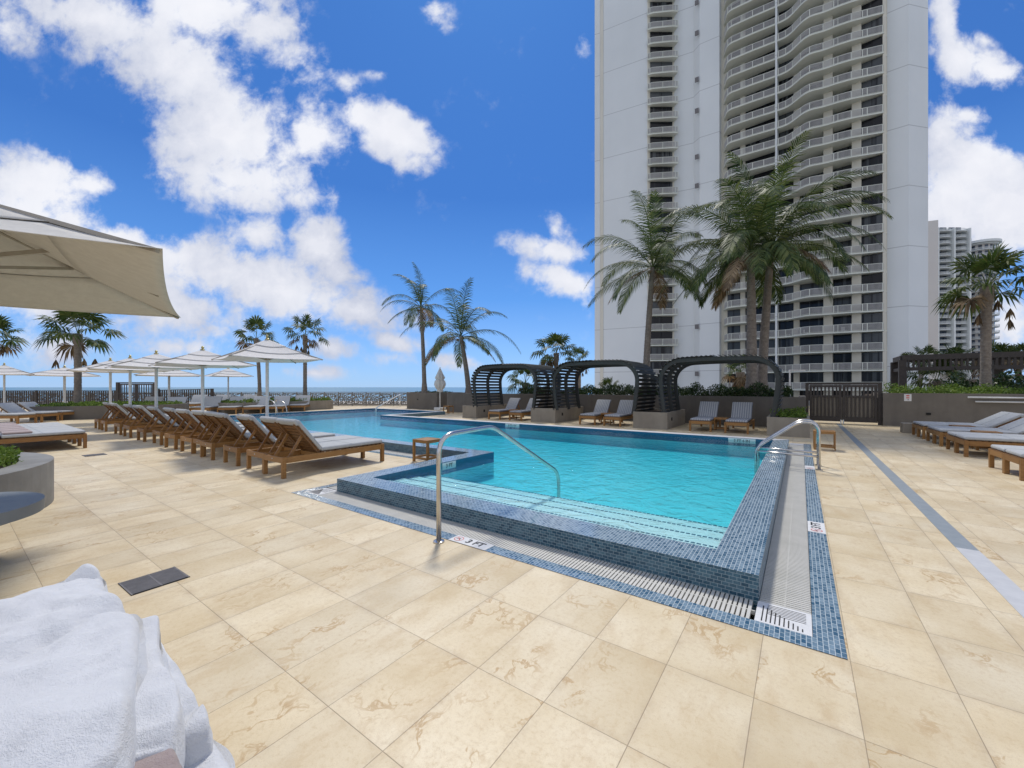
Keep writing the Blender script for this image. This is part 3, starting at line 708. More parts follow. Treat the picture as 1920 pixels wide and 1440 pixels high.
def coconut(px,d,zc,R,lean,seed,label,tr_r=.17,z0=1.0,nf=24,group=None,curve=.0,wind=(-.25,0),ybase=None):
    random.seed(seed); base=at(px,d,z0); t=thing('coconut_palm',label,'palm tree',base,0,group)
    top=Vector((lean[0],lean[1],zc-z0)); pts=[];rs=[]
    for k in range(15):
        f=k/14; pts.append(Vector((top.x*(f**1.4)+curve*math.sin(PI*f),top.y*(f**1.4),top.z*f))); rs.append(tr_r*(1.5 if k==0 else 1.22 if k==1 else 1.0-.38*f))
    fine=[];fr=[]
    for k in range(140):
        f=k/139*14; i=min(int(f),13); u=f-i; fine.append(pts[i].lerp(pts[i+1],u)); fr.append((rs[i]*(1-u)+rs[i+1]*u)*(1+.05*(1 if k%4==0 else 0)))
    bm=B(); tube(bm,fine,fr,14); obj('trunk',bm,M['trunk'],t,True)
    pm=PM(); dead=PM()
    for i in range(nf):
        az=i*2.39996+random.uniform(-.25,.25); q=i/nf; el=rad(84-104*q**.85)+random.uniform(-.1,.1)   # young fronds upright, old ones hang
        L=R*random.uniform(.85,1.12)*(0.82+.3*math.sin(PI*min(1,q+.15)))
        d=Vector((math.cos(az)*math.cos(el),math.sin(az)*math.cos(el),math.sin(el)))
        wx=CT*wind[0]; wy=ST*wind[0]; n=26; p=top.copy()+d*.05; step=L/n; path=[p.copy()]; dirs=[d.copy()]
        for s in range(n):
            f=s/n; d=(d+Vector((wx*.05,wy*.05,-.028-.092*f))*(26/n)*(1.0 if el>0 else .6)).normalized(); p=p+d*step; path.append(p.copy()); dirs.append(d.copy())
        bmr=dead if (i>nf-3) else pm
        sd0=dirs[0].cross(Vector((0,0,1))); sd0=sd0.normalized() if sd0.length>.05 else Vector((math.sin(az),-math.cos(az),0))
        bmr.ribbon(path,.055,sd0); bmr.ribbon([q_+Vector((0,0,.012)) for q_ in path],.05,(sd0+Vector((0,0,.8))).normalized())
        roll=random.uniform(-.5,.5)
        for s in range(3,n+1):
            for sub in (0,.5):
                f=(s+sub)/n
                if f>1: continue
                pc=path[min(s,n)].lerp(path[min(s+1,n)],sub); dc=dirs[min(s,n)]
                sd=dc.cross(Vector((0,0,1))); sd=sd.normalized() if sd.length>.08 else sd0
                upv=sd.cross(dc).normalized()
                ll=R*.215*(math.sin(PI*(.14+.8*f))**.7)*random.uniform(.88,1.1)
                for sg in (-1,1):
                    e=(sd*sg*.80+dc*(.50+.55*f)+upv*(.12+sg*roll*.3)+Vector((0,0,-.36))*random.uniform(.6,1.4)+Vector((wx,wy,0))*.5).normalized()
                    e2=(e+Vector((0,0,-.62*random.uniform(.6,1.3)))+Vector((wx,wy,0))*.4).normalized()
                    m=pc+e*ll*.5; w_=.042*random.uniform(.7,1.2)*(R/4.0); nn=upv
                    s2=e.cross(nn); s2=s2.normalized() if s2.length>.01 else dc
                    k=len(bmr.v); bmr.v+=[tuple(pc-s2*w_*.4),tuple(pc+s2*w_*.4),tuple(m+s2*w_*.5),tuple(m-s2*w_*.5),tuple(m+e2*ll*.5)]
                    bmr.f+=[(k,k+1,k+2,k+3),(k+3,k+2,k+4)]
    obj('crown',(pm.v,pm.f),M['frond'],t); obj('dead_fronds',(dead.v,dead.f),M['dead'],t)
    bm=B()
    for k in range(7):
        a=k*2.1; bmesh.ops.create_uvsphere(bm,u_segments=8,v_segments=6,radius=.085,matrix=Matrix.Translation(top+Vector((.2*math.cos(a),.2*math.sin(a),-.12-.05*(k%3)))))
    bar(bm,top-Vector((0,0,.1)),top+Vector((.35,0,-.45)),.03,.03)
    obj('fruit_cluster',bm,M['dead'],t,True)
    return t
def fan_leaf(pm,base,d,R,droop=.25,seg=26):
    d=d.normalized(); sd=d.cross(Vector((0,0,1))); sd=sd.normalized() if sd.length>.05 else Vector((1,0,0)); up=sd.cross(d).normalized()
    roll=random.uniform(-.5,.5); sd,up=sd*math.cos(roll)+up*math.sin(roll),up*math.cos(roll)-sd*math.sin(roll)
    for k in range(seg):
        a=-2.15+4.3*k/(seg-1); dd=(d*math.cos(a)+sd*math.sin(a)+up*.12*math.cos(k*PI)).normalized()
        L=R*(.75+.25*math.cos(a*.7))*random.uniform(.88,1.06); w_=R*.058
        s2=dd.cross(up).normalized(); m=base+dd*L*.55; tip=base+dd*L*.9+Vector((0,0,-droop*L*random.uniform(.4,1.2)))
        i=len(pm.v); pm.v+=[tuple(base),tuple(m+s2*w_),tuple(tip),tuple(m-s2*w_)]; pm.f.append((i,i+1,i+2,i+3))
def fanpalm(px,d,zc,R,label,seed,z0=.5,tr_r=.11,nf=22,lean=0,dead=8,hang=False,group=None,skirt=False,name='fan_palm'):
    random.seed(seed); t=thing(name,label,'palm tree',at(px,d,z0),0,group)
    top=Vector((CT*lean,ST*lean,zc-z0)); bm=B(); pts=[];rs=[]
    for k in range(60):
        f=k/59; pts.append(Vector((top.x*f*f,top.y*f*f,top.z*f))); rs.append(tr_r*(1.25-.3*min(1,f*4)+(.25 if f>.85 else 0))*(1+.07*math.sin(k*2.7)*random.random()))
    tube(bm,pts,rs,12); obj('trunk',bm,M['trunk'],t,True)
    pm=PM(); dm=PM()
    nf=int(nf*.72)
    for i in range(nf):
        az=i*2.39996+random.uniform(-.3,.3); el=rad(80-112*(i/nf)); dv=Vector((math.cos(az)*math.cos(el),math.sin(az)*math.cos(el),math.sin(el)))
        pl=R*random.uniform(.45,.68); b=top+dv*pl-Vector((0,0,.05*(1-dv.z)))
        q=dm if i>=nf-dead//3 else pm
        q.ribbon([top+dv*.02,top+dv*pl*.5+Vector((0,0,.02)),b],.035,dv.cross(Vector((.1,.2,1))).normalized())
        fan_leaf(q,b,(dv+Vector((0,0,-.25))).normalized(),R*random.uniform(.44,.56),.15+.4*(i/nf))
    for i in range(dead):
        az=random.uniform(0,2*PI); r0=R*random.uniform(.15,.6 if hang else .35); b=top+Vector((math.cos(az)*r0,math.sin(az)*r0,-R*random.uniform(.25,.75 if hang else .45)))
        dm.ribbon([top,top.lerp(b,.6)+Vector((0,0,.08)),b],.02,Vector((math.sin(az),-math.cos(az),0)))
        for _ in range(14):
            e=(Vector((0,0,-1))+rv()*.32).normalized(); dm.leaf(b,e,R*.3,R*.045)
    if skirt:
        for i in range(260):
            az=random.uniform(0,2*PI); h=random.uniform(.05,.9)**.8*min(1.6,top.z); b=top+Vector((math.cos(az)*.12,math.sin(az)*.12,-h)); e=Vector((math.cos(az)*.5,math.sin(az)*.5,-1))+rv()*.4; dm.leaf(b,e,R*.45,R*.09)
    obj('crown',(pm.v,pm.f),M['fan'],t)
    if dm.f: obj('dead_fronds',(dm.v,dm.f),M['dead'],t)
    return t
# ------------------------------------------------------------------ walls, planters, cabanas
random.seed(11)
def wallthing(name,label,cat,polys,mt,group=None):
    bm=B()
    for poly,z0,z1 in polys: prism(bm,poly,z0,z1)
    o=obj(name,bm,mt); return tag(o,label,cat,group)
bw=wallthing('retaining_wall','long dark taupe planter wall behind the three slatted cabanas, hedge on top','wall',[(rect(-17.7,.15,18.0,18.22),-.02,1.14),(rect(-17.7,-17.48,18.22,21.5),-.02,1.139),(rect(-.07,.15,18.22,21.45),-.02,1.139)],M['stucco'])
so=B(); box(so,-17.47,-.08,18.23,23.2,.7,1.02); obj('soil_bed',so,M['soil'],bw)
w1=thing('retaining_wall','rounded taupe wall section at the foot of the leftmost leaning coconut palms','wall',(-22.8,19,0))
bm=B(); poly=[(3.2,0)]+[(3.2,3)]+[(0,3)]+[(.35-.35*math.cos(a*PI/12),.35-.35*math.sin(a*PI/12)) for a in range(7)]
prism(bm,poly,-.02,1.12); obj('wall_body',bm,M['stucco'],w1)
bm=B(); prism(bm,rect(.25,2.95,.3,2.8),1.05,1.135); obj('soil_bed',bm,M['soil'],w1)
bm=B(); bm2=[(.95,1.0),(3.35,1.0)]
for x in (1.3,): box(bm,x,x+.1,-.012,.0,.62,.70)
obj('wall_fitting',bm,M['black'],w1)
wallthing('retaining_wall','recessed dark wall behind the closed umbrella','wall',[(rect(-19.58,-17.72,21.2,21.45),-.02,1.12)],M['stucco'])
rw=wallthing('retaining_wall','taupe wall right of the double gate with sign and vent','wall',[(rect(2.62,14,21.35,21.6),-.02,1.27),(rect(2.62,2.86,21.6,24),-.02,1.268)],M['stucco'])
bm=B(); box(bm,2.9,14,21.62,30,.8,1.12); obj('soil_bed',bm,M['soil'],rw)
p=None
# cabana planters
def planterbox(x0,x1,y0,y1,zt,label,plants=0,light=True):
    t=thing('planter',label,'planter',(x0,y0,0),0,'tan planter boxes between the cabanas')
    bm=B(); w=x1-x0; l=y1-y0; th_=.07
    for a in ((0,w,0,th_),(0,w,l-th_,l),(0,th_,th_,l-th_),(w-th_,w,th_,l-th_)): box(bm,*a,0,zt)
    box(bm,th_,w-th_,th_,l-th_,0,zt-.1); obj('planter_body',bm,M['planter'],t)
    bm=B(); box(bm,th_+.002,w-th_-.002,th_+.002,l-th_-.002,zt-.12,zt-.07); obj('soil_bed',bm,M['soil'],t)
    if light: bm=B(); box(bm,w,w+.015,.55,.67,.28,.40,.01); obj('step_light',bm,M['black'],t)
    if plants:
        pm=PM(); scatter(pm,plants,.1,w-.1,.12,l-.6,zt-.1,zt+.22,.07); obj('groundcover',(pm.v,pm.f),M['cover'],t)
    return t
planterbox(-13.6,-12.72,14.92,17.6,.6,'leftmost tan planter box holding the foot of the left cabana')
planterbox(-9.6,-8.38,14.92,17.6,.6,'tan planter box between the left and middle cabanas')
planterbox(-5.06,-3.84,14.85,17.6,.6,'tan planter box between the middle and right cabanas')
planterbox(-.86,.22,14.85,17.6,.58,'rightmost tan planter box with bright green groundcover, beside the gate',2600,False)
def arch_path(hw=1.83,z0=.52,zt=2.50,zm=1.75,fx=1.0,inn=.14):
    P_=[]
    for k in range(9):
        f=k/8; z=z0+(zm-z0)*f; P_.append((-hw+inn*(1-f)**1.5,z))
    for k in range(1,11):
        a=PI/2*k/10; P_.append((-fx-(hw-fx)*math.cos(a),zm+(zt-zm)*math.sin(a)))
    P_.append((-fx*.5,zt+.015)); P_.append((0,zt+.02))
    R_=[(-x,z) for x,z in P_[:-1]][::-1]; return P_+R_
def cabana(cx,label):
    t=thing('slatted_cabana',label,'cabana',(cx,15.0,0),0,'three arched dark slatted cabanas by the pool')
    path=arch_path(); n=len(path)
    for y in (0,1.05,2.1):
        bm=B(); ring=[]
        for i,(x,z) in enumerate(path):
            a=Vector(path[max(i-1,0)]); b=Vector(path[min(i+1,n-1)]); tt=(b-a).normalized(); nn=Vector((-tt.y,tt.x))
            q=[]
            for (o_,yy) in ((-.13,y-.045),(0,y-.045),(0,y+.045),(-.13,y+.045)):
                q.append(bm.verts.new((x+nn.x*o_,yy,z+nn.y*o_)))
            ring.append(q)
        for a,b in zip(ring,ring[1:]):
            for k in range(4): bm.faces.new((a[k],a[(k+1)%4],b[(k+1)%4],b[k]))
        bm.faces.new(ring[0]); bm.faces.new(ring[-1][::-1]); obj('rib',bm,M['darkslat'],t)
    # slats along the outline at even spacing, each tilted like a shingle
    pts=[Vector(p) for p in path]; cum=[0]
    for a,b in zip(pts,pts[1:]): cum.append(cum[-1]+(b-a).length)
    L=cum[-1]; m=int(L/.145)
    bm=B()
    for k in range(m):
        s=(k+.5)*L/m; i=max(j for j in range(len(cum)) if cum[j]<=s); i=min(i,n-2); u=(s-cum[i])/(cum[i+1]-cum[i]); p=pts[i].lerp(pts[i+1],u); tt=(pts[i+1]-pts[i]).normalized(); nn=Vector((-tt.y,tt.x))
        sg=1 if p.x<0 else -1
        tl=math.radians(22)*sg; ct,s_=math.cos(tl),math.sin(tl); t2=Vector((tt.x*ct-tt.y*s_,tt.x*s_+tt.y*ct)); n2=Vector((-t2.y,t2.x)); c=p+nn*.032
        Mx=Matrix(((t2.x,0,n2.x,c.x),(0,1,0,0),(t2.y,0,n2.y,c.y),(0,0,0,1)))
        box(bm,-.052,.052,-.12,2.22,-.010,.010,0,Mx)
    obj('slats',bm,M['darkslat'],t); return t
cabana(-11.15,'left arched slatted cabana, farthest from the gate'); cabana(-6.72,'middle arched slatted cabana between two tan planters'); cabana(-2.34,'right arched slatted cabana, the one below the tall twin palms')
# low block, vent, sign, rails by right wall
bm=B(); box(bm,0,.42,0,.5,0,.32,.01); o=obj('concrete_block',bm,M['planter']); o.location=(2.72,18.2,0); tag(o,'small low tan block on the deck beside the farthest right loungers','block')
def onwall(px,y): # x on the wall plane Y=y for a pixel column
    k=(px-960)/FPX; return y*(k*CT-ST)/(CT+k*ST)
yw=21.35
def wz(px,py): x=onwall(px,yw); d=-ST*x+CT*yw; return x,zat(py,d)
x0,z0=wz(1695,752); x1,z1=wz(1709,739)
sg=thing('wall_sign','small white notice with red lettering on the taupe wall right of the gate','sign',(x0,yw,z0))
bm=B(); box(bm,0,x1-x0,-.012,0,0,z1-z0,.003); obj('sign_plate',bm,M['plate'],sg)
bm=B()
for k,(a,b,m_) in enumerate(((.72,.86,1),(.50,.60,1),(.38,.44,1))): box(bm,.06,(x1-x0)-.06,-.016,-.0125,(z1-z0)*a,(z1-z0)*b)
obj('red_lettering',bm,M['redink'],sg)
bm=B(); box(bm,.1,(x1-x0)-.08,-.016,-.0125,(z1-z0)*.16,(z1-z0)*.26); obj('black_lettering',bm,M['ink'],sg)
x0,z0=wz(1736.5,778); x1,z1=wz(1745.5,774); bm=B(); box(bm,x0,x1,yw-.03,yw-.001,z0,z1,.005); tag(obj('wall_fitting',bm,M['black']),'small black vent low on the right wall','light')  # black vent on the wall face, not a lamp
wr=thing('handrail','two parallel white rails mounted along the right wall above the loungers','handrail',(0,0,0))
x0,z0=wz(1813,745); x2,z2=wz(1827,753)
for xx,zz in ((x0,z0),(x2,z2)):
    bm=B(); tube(bm,[(xx,yw-.1,zz),(14,yw-.1,zz)],.028,10)
    for k in range(4): tube(bm,[(xx+.3+k*2,yw-.1,zz),(xx+.3+k*2,yw+.01,zz)],.012,6)
    obj('rail_tube',bm,M['white_metal'],wr,True)
# double gate
def gate(name,label,p0,p1,zt,zb,leaves,npk,mid,mt,post=.12,overh=0):
    d=(p1-p0); L=d.length; rz=math.atan2(d.y,d.x); t=thing(name,label,'gate',p0,rz)
    for x in (-post/2,L-post/2): bm=B(); box(bm,x,x+post,-.06,.06,0,zt+overh); obj('post',bm,mt,t)
    bm=B(); box(bm,post/2,L-post/2,-.04,.04,zt-.09,zt); obj('lintel',bm,mt,t)
    lw=(L-post)/leaves
    for k in range(leaves):
        a=post/2+k*lw+.02; b=a+lw-.04; lf=B()
        for (x0,x1,z0,z1) in ((a,a+.09,zb,zt-.11),(b-.09,b,zb,zt-.11),(a+.09,b-.09,zb,zb+.2),(a+.09,b-.09,zt-.2,zt-.11),(a+.09,b-.09,mid-.04,mid+.04)): box(lf,x0,x1,-.03,.03,z0,z1)
        lo=obj('gate_leaf',lf,mt,t); pk=B(); n=npk
        for j in range(n):
            x=a+.09+(b-a-.18)*(j+.5)/n; box(pk,x-.028,x+.028,-.015,.015,zb+.2,zt-.2)
        obj('pickets',pk,mt,lo)
        hb=B(); box(hb,b-.04 if k==0 else a,b if k==0 else a+.04,-.05,-.031,.0,.16); obj('bolt',hb,M['white_metal'],lo)
    return t
dg=gate('double_gate','tall dark brown double gate with vertical pickets between two walls',Vector((.22,21.6,0)),Vector((2.56,21.6,0)),1.70,.08,2,7,1.12,M['darkbrown'])
bm=B(); box(bm,.1,2.3,.035,.05,.12,1.08); obj('back_panel',bm,M['planter'],dg)
# left fence, gate, perforated railing, planters
def fence(label,p0,p1,z0,z1a,z1b,rigs,pitch=.16,w=.07,pm_=None):
    d=(p1-p0); L=d.length; t=thing('picket_fence',label,'fence',p0,math.atan2(d.y,d.x),'dark picket fence behind the left deck')
    bm=B(); n=int(L/pitch)
    for k in range(n):
        x=(k+.5)*pitch; zt=z1a+(z1b-z1a)*x/L; box(bm,x-w/2+random.uniform(-.01,.01),x+w/2,-.02,.02,z0,zt)
    obj('pickets',bm,M['darkbrown'],t)
    bm=B(); bar(bm,(0,0,z1a-.02),(L,0,z1b-.02),.05,.05); bar(bm,(0,0,z0+.12),(L,0,z0+.12),.04,.05); obj('fence_rail',bm,M['darkbrown'],t)
    for x in rigs: bm=B(); box(bm,x-.08,x+.08,-.05,.05,0,max(z1a,z1b)+.02); obj('post',bm,M['darkbrown'],t)
fence('long dark picket fence left of the dark double gate, behind the ragged palm',at(-60,29.5),at(220,29.5),.0,1.26,1.26,(0,(68+60)/FPX*29.5,280/FPX*29.5-.1))
fence('short dark picket fence right of the dark double gate',at(294,29.5),at(398,29.5),.0,1.3,1.38,(.1,104/FPX*29.5))
gate('double_gate','tall dark double gate in the left picket fence facing the sea',at(221,29.4),at(291,29.4),1.86,.1,2,6,1.05,M['darkbrown'],.2)
rl=thing('perforated_railing','bronze sea-front railing with cut-out organic pattern panels','railing',at(-40,32.6),TH)
Lr=(790+40)/FPX*32.6; pw_=1.11; NP=int(Lr/pw_)
bm=B(); box(bm,0,Lr,-.03,.03,1.08,1.12); box(bm,0,Lr,-.02,.02,.10,.13); obj('top_rail',bm,M['rail'],rl)
def voropanel(seed):
    random.seed(seed); bm=B(); cw,ch=.15,.125; nx,nz=7,7; V={}
    for j in range(nz+1):
        for i in range(nx+1):
            ox=.5*(j%2); V[i,j]=(min(max((i+ox-.2+random.uniform(-.28,.28))*cw,0),1.05),.15+min(max((j+random.uniform(-.25,.25))*ch,0),.86))
    def seg(a,b):
        bar(bm,(a[0],0,a[1]),(b[0],0,b[1]),.055,.014,(0,1,0)) if (Vector(a)-Vector(b)).length>.02 else None
    for j in range(nz+1):
        for i in range(nx+1):
            if i<nx and random.random()<.8: seg(V[i,j],V[i+1,j])
            if j<nz:
                seg(V[i,j],V[i,j+1]) if random.random()<.85 else None
                if random.random()<.35 and i<nx: seg(V[i,j],V[i+1,j+1])
    box(bm,0,1.06,-.006,.006,1.0,1.03); box(bm,0,1.06,-.006,.006,.13,.16); return bm
o0=obj('pattern_panel',voropanel(3),M['rail'],rl); o1=obj('pattern_panel',voropanel(5),M['rail'],rl); o0.location=(.03,0,0); o1.location=(.03+pw_,0,0)
bm=B(); box(bm,-.025,.025,-.025,.025,0,1.1); p0_=obj('post',bm,M['rail'],rl)
for k in range(1,NP+1):
    c=p0_.copy(); COL.objects.link(c); c.location=(k*pw_,0,0)
    if k>1 and k<NP: c=(o0 if k%2 else o1).copy(); COL.objects.link(c); c.location=(.03+k*pw_,0,0)
random.seed(21)
# rounded planters on the left
def ringplanter(name,label,poly,zt,cat='planter',mt=None,th_=.12,n=1500,L=.08,cz=.18,inset=.16):
    c=Vector((sum(p[0] for p in poly)/len(poly),sum(p[1] for p in poly)/len(poly)))
    t=thing(name,label,cat,(c.x,c.y,0)); pl=[(p[0]-c.x,p[1]-c.y) for p in poly]
    inn=[tuple(Vector(p)*(1-inset/max(Vector(p).length,.3))) for p in pl]
    bm=B(); N=len(pl)
    lo=[bm.verts.new((*p,0)) for p in pl]; hi=[bm.verts.new((*p,zt)) for p in pl]; ih=[bm.verts.new((*p,zt)) for p in inn]; il=[bm.verts.new((*p,zt-.12)) for p in inn]
    for i in range(N):
        j=(i+1)%N
        for a,b in ((lo,hi),(hi,ih),(ih,il)): bm.faces.new((a[i],a[j],b[j],b[i]))
    obj('planter_body',bm,mt or M['concrete'],t)
    bm=B(); sheet(bm,inn,zt-.08); obj('soil_bed',bm,M['soil'],t)
    pm=PM(); xs_=[p[0] for p in inn]; ys_=[p[1] for p in inn]
    def inside(x,y):
        r=False
        for i in range(N):
            (ax,ay),(bx,by)=inn[i],inn[i-1]
            if (ay>y)!=(by>y) and x<(bx-ax)*(y-ay)/(by-ay)+ax: r=not r
        return r
    k=0
    while k<n:
        x,y=random.uniform(min(xs_),max(xs_)),random.uniform(min(ys_),max(ys_))
        if not inside(x,y): continue
        k+=1; h=.5+.8*noise.noise(Vector((x*3+c.x,y*3,1.7))); z=zt-.08+cz*max(.15,h)*random.random()**.5
        d=rv(); d.z=abs(d.z)+.1; pm.leaf((x,y,z),d,L*random.uniform(.6,1.3),L*random.uniform(.4,.65))
    obj('groundcover',(pm.v,pm.f),M['cover'],t); return t
ringplanter('round_planter','round grey concrete planter with bright green plants at the left edge',disc(-8.4,-1.1,2.0,72),.55,n=26000,L=.055,cz=.30,inset=.30)
a=gp(55,788.5);b_=gp(288,782.5); dn=Vector((-(b_-a).y,(b_-a).x,0)).normalized()*3.4
# outline bulging gently toward the camera
poly=[]
for k in range(13):
    f=k/12; q=a.lerp(b_,f)-dn.normalized()*(.0+.25*math.sin(PI*f)); poly.append((q.x,q.y))
for k in range(1,12):
    f=k/12; an=-PI/2+PI*f; q=b_+dn*.5+(b_-a).normalized()*1.0*math.cos(an)+dn*.5*math.sin(an); poly.append((q.x,q.y))
q=b_+dn; poly.append((q.x,q.y)); q=a+dn; poly.append((q.x,q.y))
ringplanter('long_planter','long low taupe planter wall with grass below the dark picket fence',poly,.62,mt=M['stucco'],n=9000,L=.10,cz=.22)
a=gp(425,776);b_=gp(612,767.5); dn=Vector((-(b_-a).y,(b_-a).x,0)).normalized()*2.6; poly=[]
for k in range(9): q=a.lerp(b_,k/8); poly.append((q.x,q.y))
for k in range(1,12):
    f=k/12; an=-PI/2+PI*f; q=b_+dn*.5+(b_-a).normalized()*1.0*math.cos(an)+dn*.5*math.sin(an); poly.append((q.x,q.y))
q=b_+dn; poly.append((q.x,q.y)); q=a+dn; poly.append((q.x,q.y))
ringplanter('long_planter','low brown planter with rounded end holding two fan palms by the sea railing',poly,.60,mt=M['planter'],n=8000,L=.10,cz=.28)
# hedges on the walls
hedge('hedge','dark green clipped hedge along the top of the wall behind the cabanas','hedge',26000,-12.8,-.3,18.3,19.8,1.0,1.62,.085,M['hedge'])
hedge('ground_plants','low plants in the bed at the foot of the leftmost coconut palm pair','plants',900,-22.3,-20,19.4,21,1.05,1.25,.09,M['hedge'])
hedge('hedge','low green groundcover along the top of the right-hand wall','hedge',16000,2.9,12.5,21.7,23.6,1.12,1.62,.085,M['cover'])

# ------------------------------------------------------------------ palms
coconut(1210,19.4,7.2,3.7,(CT*.35,ST*.35,0),3,'leaning coconut palm left of the twin palms, in front of the white tower',.17,1.0,21,wind=(-.15,0))
coconut(1410,16.9,7.1,4.1,(-.05,-.05,0),5,'left trunk of the twin tall coconut palms above the right cabana',.22,1.0,29,wind=(-.25,0))
coconut(1428,17.6,7.6,3.9,(.35,.25,0),8,'right trunk of the twin tall coconut palms above the right cabana',.20,1.0,27,wind=(.1,0))
coconut(796,28,7.0,3.1,(-.25,-.1,0),12,'left coconut palm of the distant pair beside the closed umbrella',.16,1.0,15,wind=(-.2,0))
coconut(879,25.6,4.7,3.7,(-.45,-.25,0),14,'right coconut palm of the distant pair with long drooping fronds',.18,1.0,17,wind=(.05,0))
fanpalm(146,20.6,4.2,1.75,'ragged fan palm with hanging dead leaves below the large umbrella',31,.55,.15,26,0,4,True)
fanpalm(487,28.3,4.9,1.55,'left fan palm of the pair in the rounded planter by the sea',32,.5,.12,20,-.25,6)
fanpalm(572,28.3,5.1,1.6,'right fan palm of the pair in the rounded planter by the sea',33,.5,.13,20,0,8,True)
fanpalm(-14,22,4.2,1.45,'fan palm half cut off by the left edge of the photo',34,.5,.14,22)
fanpalm(1848,15.6,5.35,1.65,'fan palm with brown skirt at the right edge in front of the distant tower',35,1.0,.16,30,.05,5,True)
fanpalm(1043,25,3.6,1.5,'fan palm rising behind the left and middle cabanas',36,.3,.14,26,0,4)
fanpalm(1086,31,3.5,1.3,'small yellowish fan palm top just left of the white tower',37,.3,.14,18,0,8,True)
fanpalm(985,23.5,1.75,1.25,'short fan palm seen through the opening of the left cabana',38,.3,.16,22,0,4)
fanpalm(1142,24,1.35,.9,'tiny fan palm behind the hedge at the foot of the white tower',39,.3,.1,16,0,0)
fanpalm(1388,24.5,2.4,1.25,'short palm with shaggy dead skirt left of the twin trunks',40,.3,.2,16,0,10,True,skirt=True)
fanpalm(1757,23,1.85,1.5,'bushy green fan palm beneath the left end of the dark pergola',41,.6,.16,26,0,2)
fanpalm(1722,40,3.9,2.0,'dark palm leaves poking out beside the right edge of the white tower',42,0,.2,14,.6,2)
for i,(px,d,z,lb) in enumerate(((1822,26,2.0,'shaggy palm with dead brown fronds under the pergola, left of the trunk'),(1885,25.5,2.15,'shaggy palm with dead brown fronds under the pergola, right of the trunk'),(1935,25,2.0,'shaggy brown palm under the pergola at the photo edge'))):
    fanpalm(px,d,z,1.5,lb,50+i,.6,.25,10,0,46,True,skirt=True)
for i,(px,d,z,lb) in enumerate(((1790,42,4.1,'green palm crown rising behind the pergola left of the trunk'),(1875,42,4.3,'grey-green palm crown rising behind the pergola right of the trunk'),(1910,44,4.5,'far right palm crown above the pergola roof'))):
    fanpalm(px,d,z,2.2,lb,60+i,0,.25,26,0,0)
hedge('shrubs','mixed brown and green shrub mass behind the right wall under the pergola','shrubs',9000,5.5,13,25.0,27.5,.9,2.1,.16,M['hedge'])
# ------------------------------------------------------------------ pergola on the right
pg=thing('pergola','long dark flat pergola with slatted frieze behind the right wall','pergola',W(22.1-.1,22.9),0)
a=W(21.95,22.9); 
Lp=12; mt=M['darkbrown']
bm=B(); box(bm,0,Lp,-.08,.08,3.02,3.3); box(bm,0,Lp,-.08,.08,2.42,2.62); box(bm,0,Lp,2.4,2.56,3.0,3.3); box(bm,-.08,.08,.08,2.4,3.0,3.28); box(bm,-.06,.06,.08,2.4,2.42,2.6); obj('beam',bm,mt,pg)
bm=B()
for k in range(58): box(bm,.2+k*.205,.29+k*.205,-.05,.05,2.62,3.02)
obj('frieze_slats',bm,mt,pg)
bm=B()
for k in range(40): box(bm,.1+k*.3,.16+k*.3,.08,2.5,3.14,3.29)
obj('roof_slats',bm,mt,pg)
for x,y in ((0,0),(0,2.48),(4.2,2.48),(8.4,2.48),(8.6,0)): bm=B(); box(bm,x-.16,x+.16,y-.16,y+.16,0,3.02); obj('post',bm,mt,pg)

# ------------------------------------------------------------------ white condominium tower
tw=thing('condominium_tower','tall white condominium tower with wavy cream balconies','tower',(0,0,0))
FH=2.85; ZT=93; Z0=-5
def face(bm,pts,z0,z1):
    for a,b in zip(pts,pts[1:]):
        bm.faces.new([bm.verts.new((*W(*a)[:2],z0)),bm.verts.new((*W(*b)[:2],z0)),bm.verts.new((*W(*b)[:2],z1)),bm.verts.new((*W(*a)[:2],z1))])
bm=B()
# left wall, recess stack, kinked middle wall, right chevron wall; closed at the back
LEFT=[(22,104),(16.75,82.3),(17.75,81.9),(17.8,82.2),(18.25,82.0),(18.3,81.4),(25.8,77.5)]
MID=[(30.9,77.6),(34.0,76.1),(34.4,74.5),(37.1,72.7),(38.1,73.6)]
RIGHT=[(54.4,59.1),(56.25,57.6),(59.7,58.3),(74,84)]
face(bm,LEFT,Z0,ZT); face(bm,MID,Z0,ZT); face(bm,RIGHT,Z0,ZT); face(bm,[(74,84),(22,104)],Z0,ZT)
top=[(22,104),(16.75,82.3),(25.8,77.5),(30.9,77.6),(37.1,72.7),(54.4,59.1),(59.7,58.3),(74,84)]
bm.faces.new([bm.verts.new((*W(*q)[:2],ZT)) for q in top])
obj('wall',bm,M['twr'],tw)
bm=B(); face(bm,[(17.75,81.85),(18.28,81.35)],Z0,ZT); 
# recess side walls and back (left stack)
RB=[(25.8,77.5),(26.3,78.7),(31.4,76.1+1.6),(30.9,77.6)]
face(bm,[(25.8,77.5),(25.9,77.47),(30.9,77.47),(30.9,77.6)],Z0,ZT)
obj('recess_wall',bm,M['cream'],tw)
def thick(pts,dd): return pts
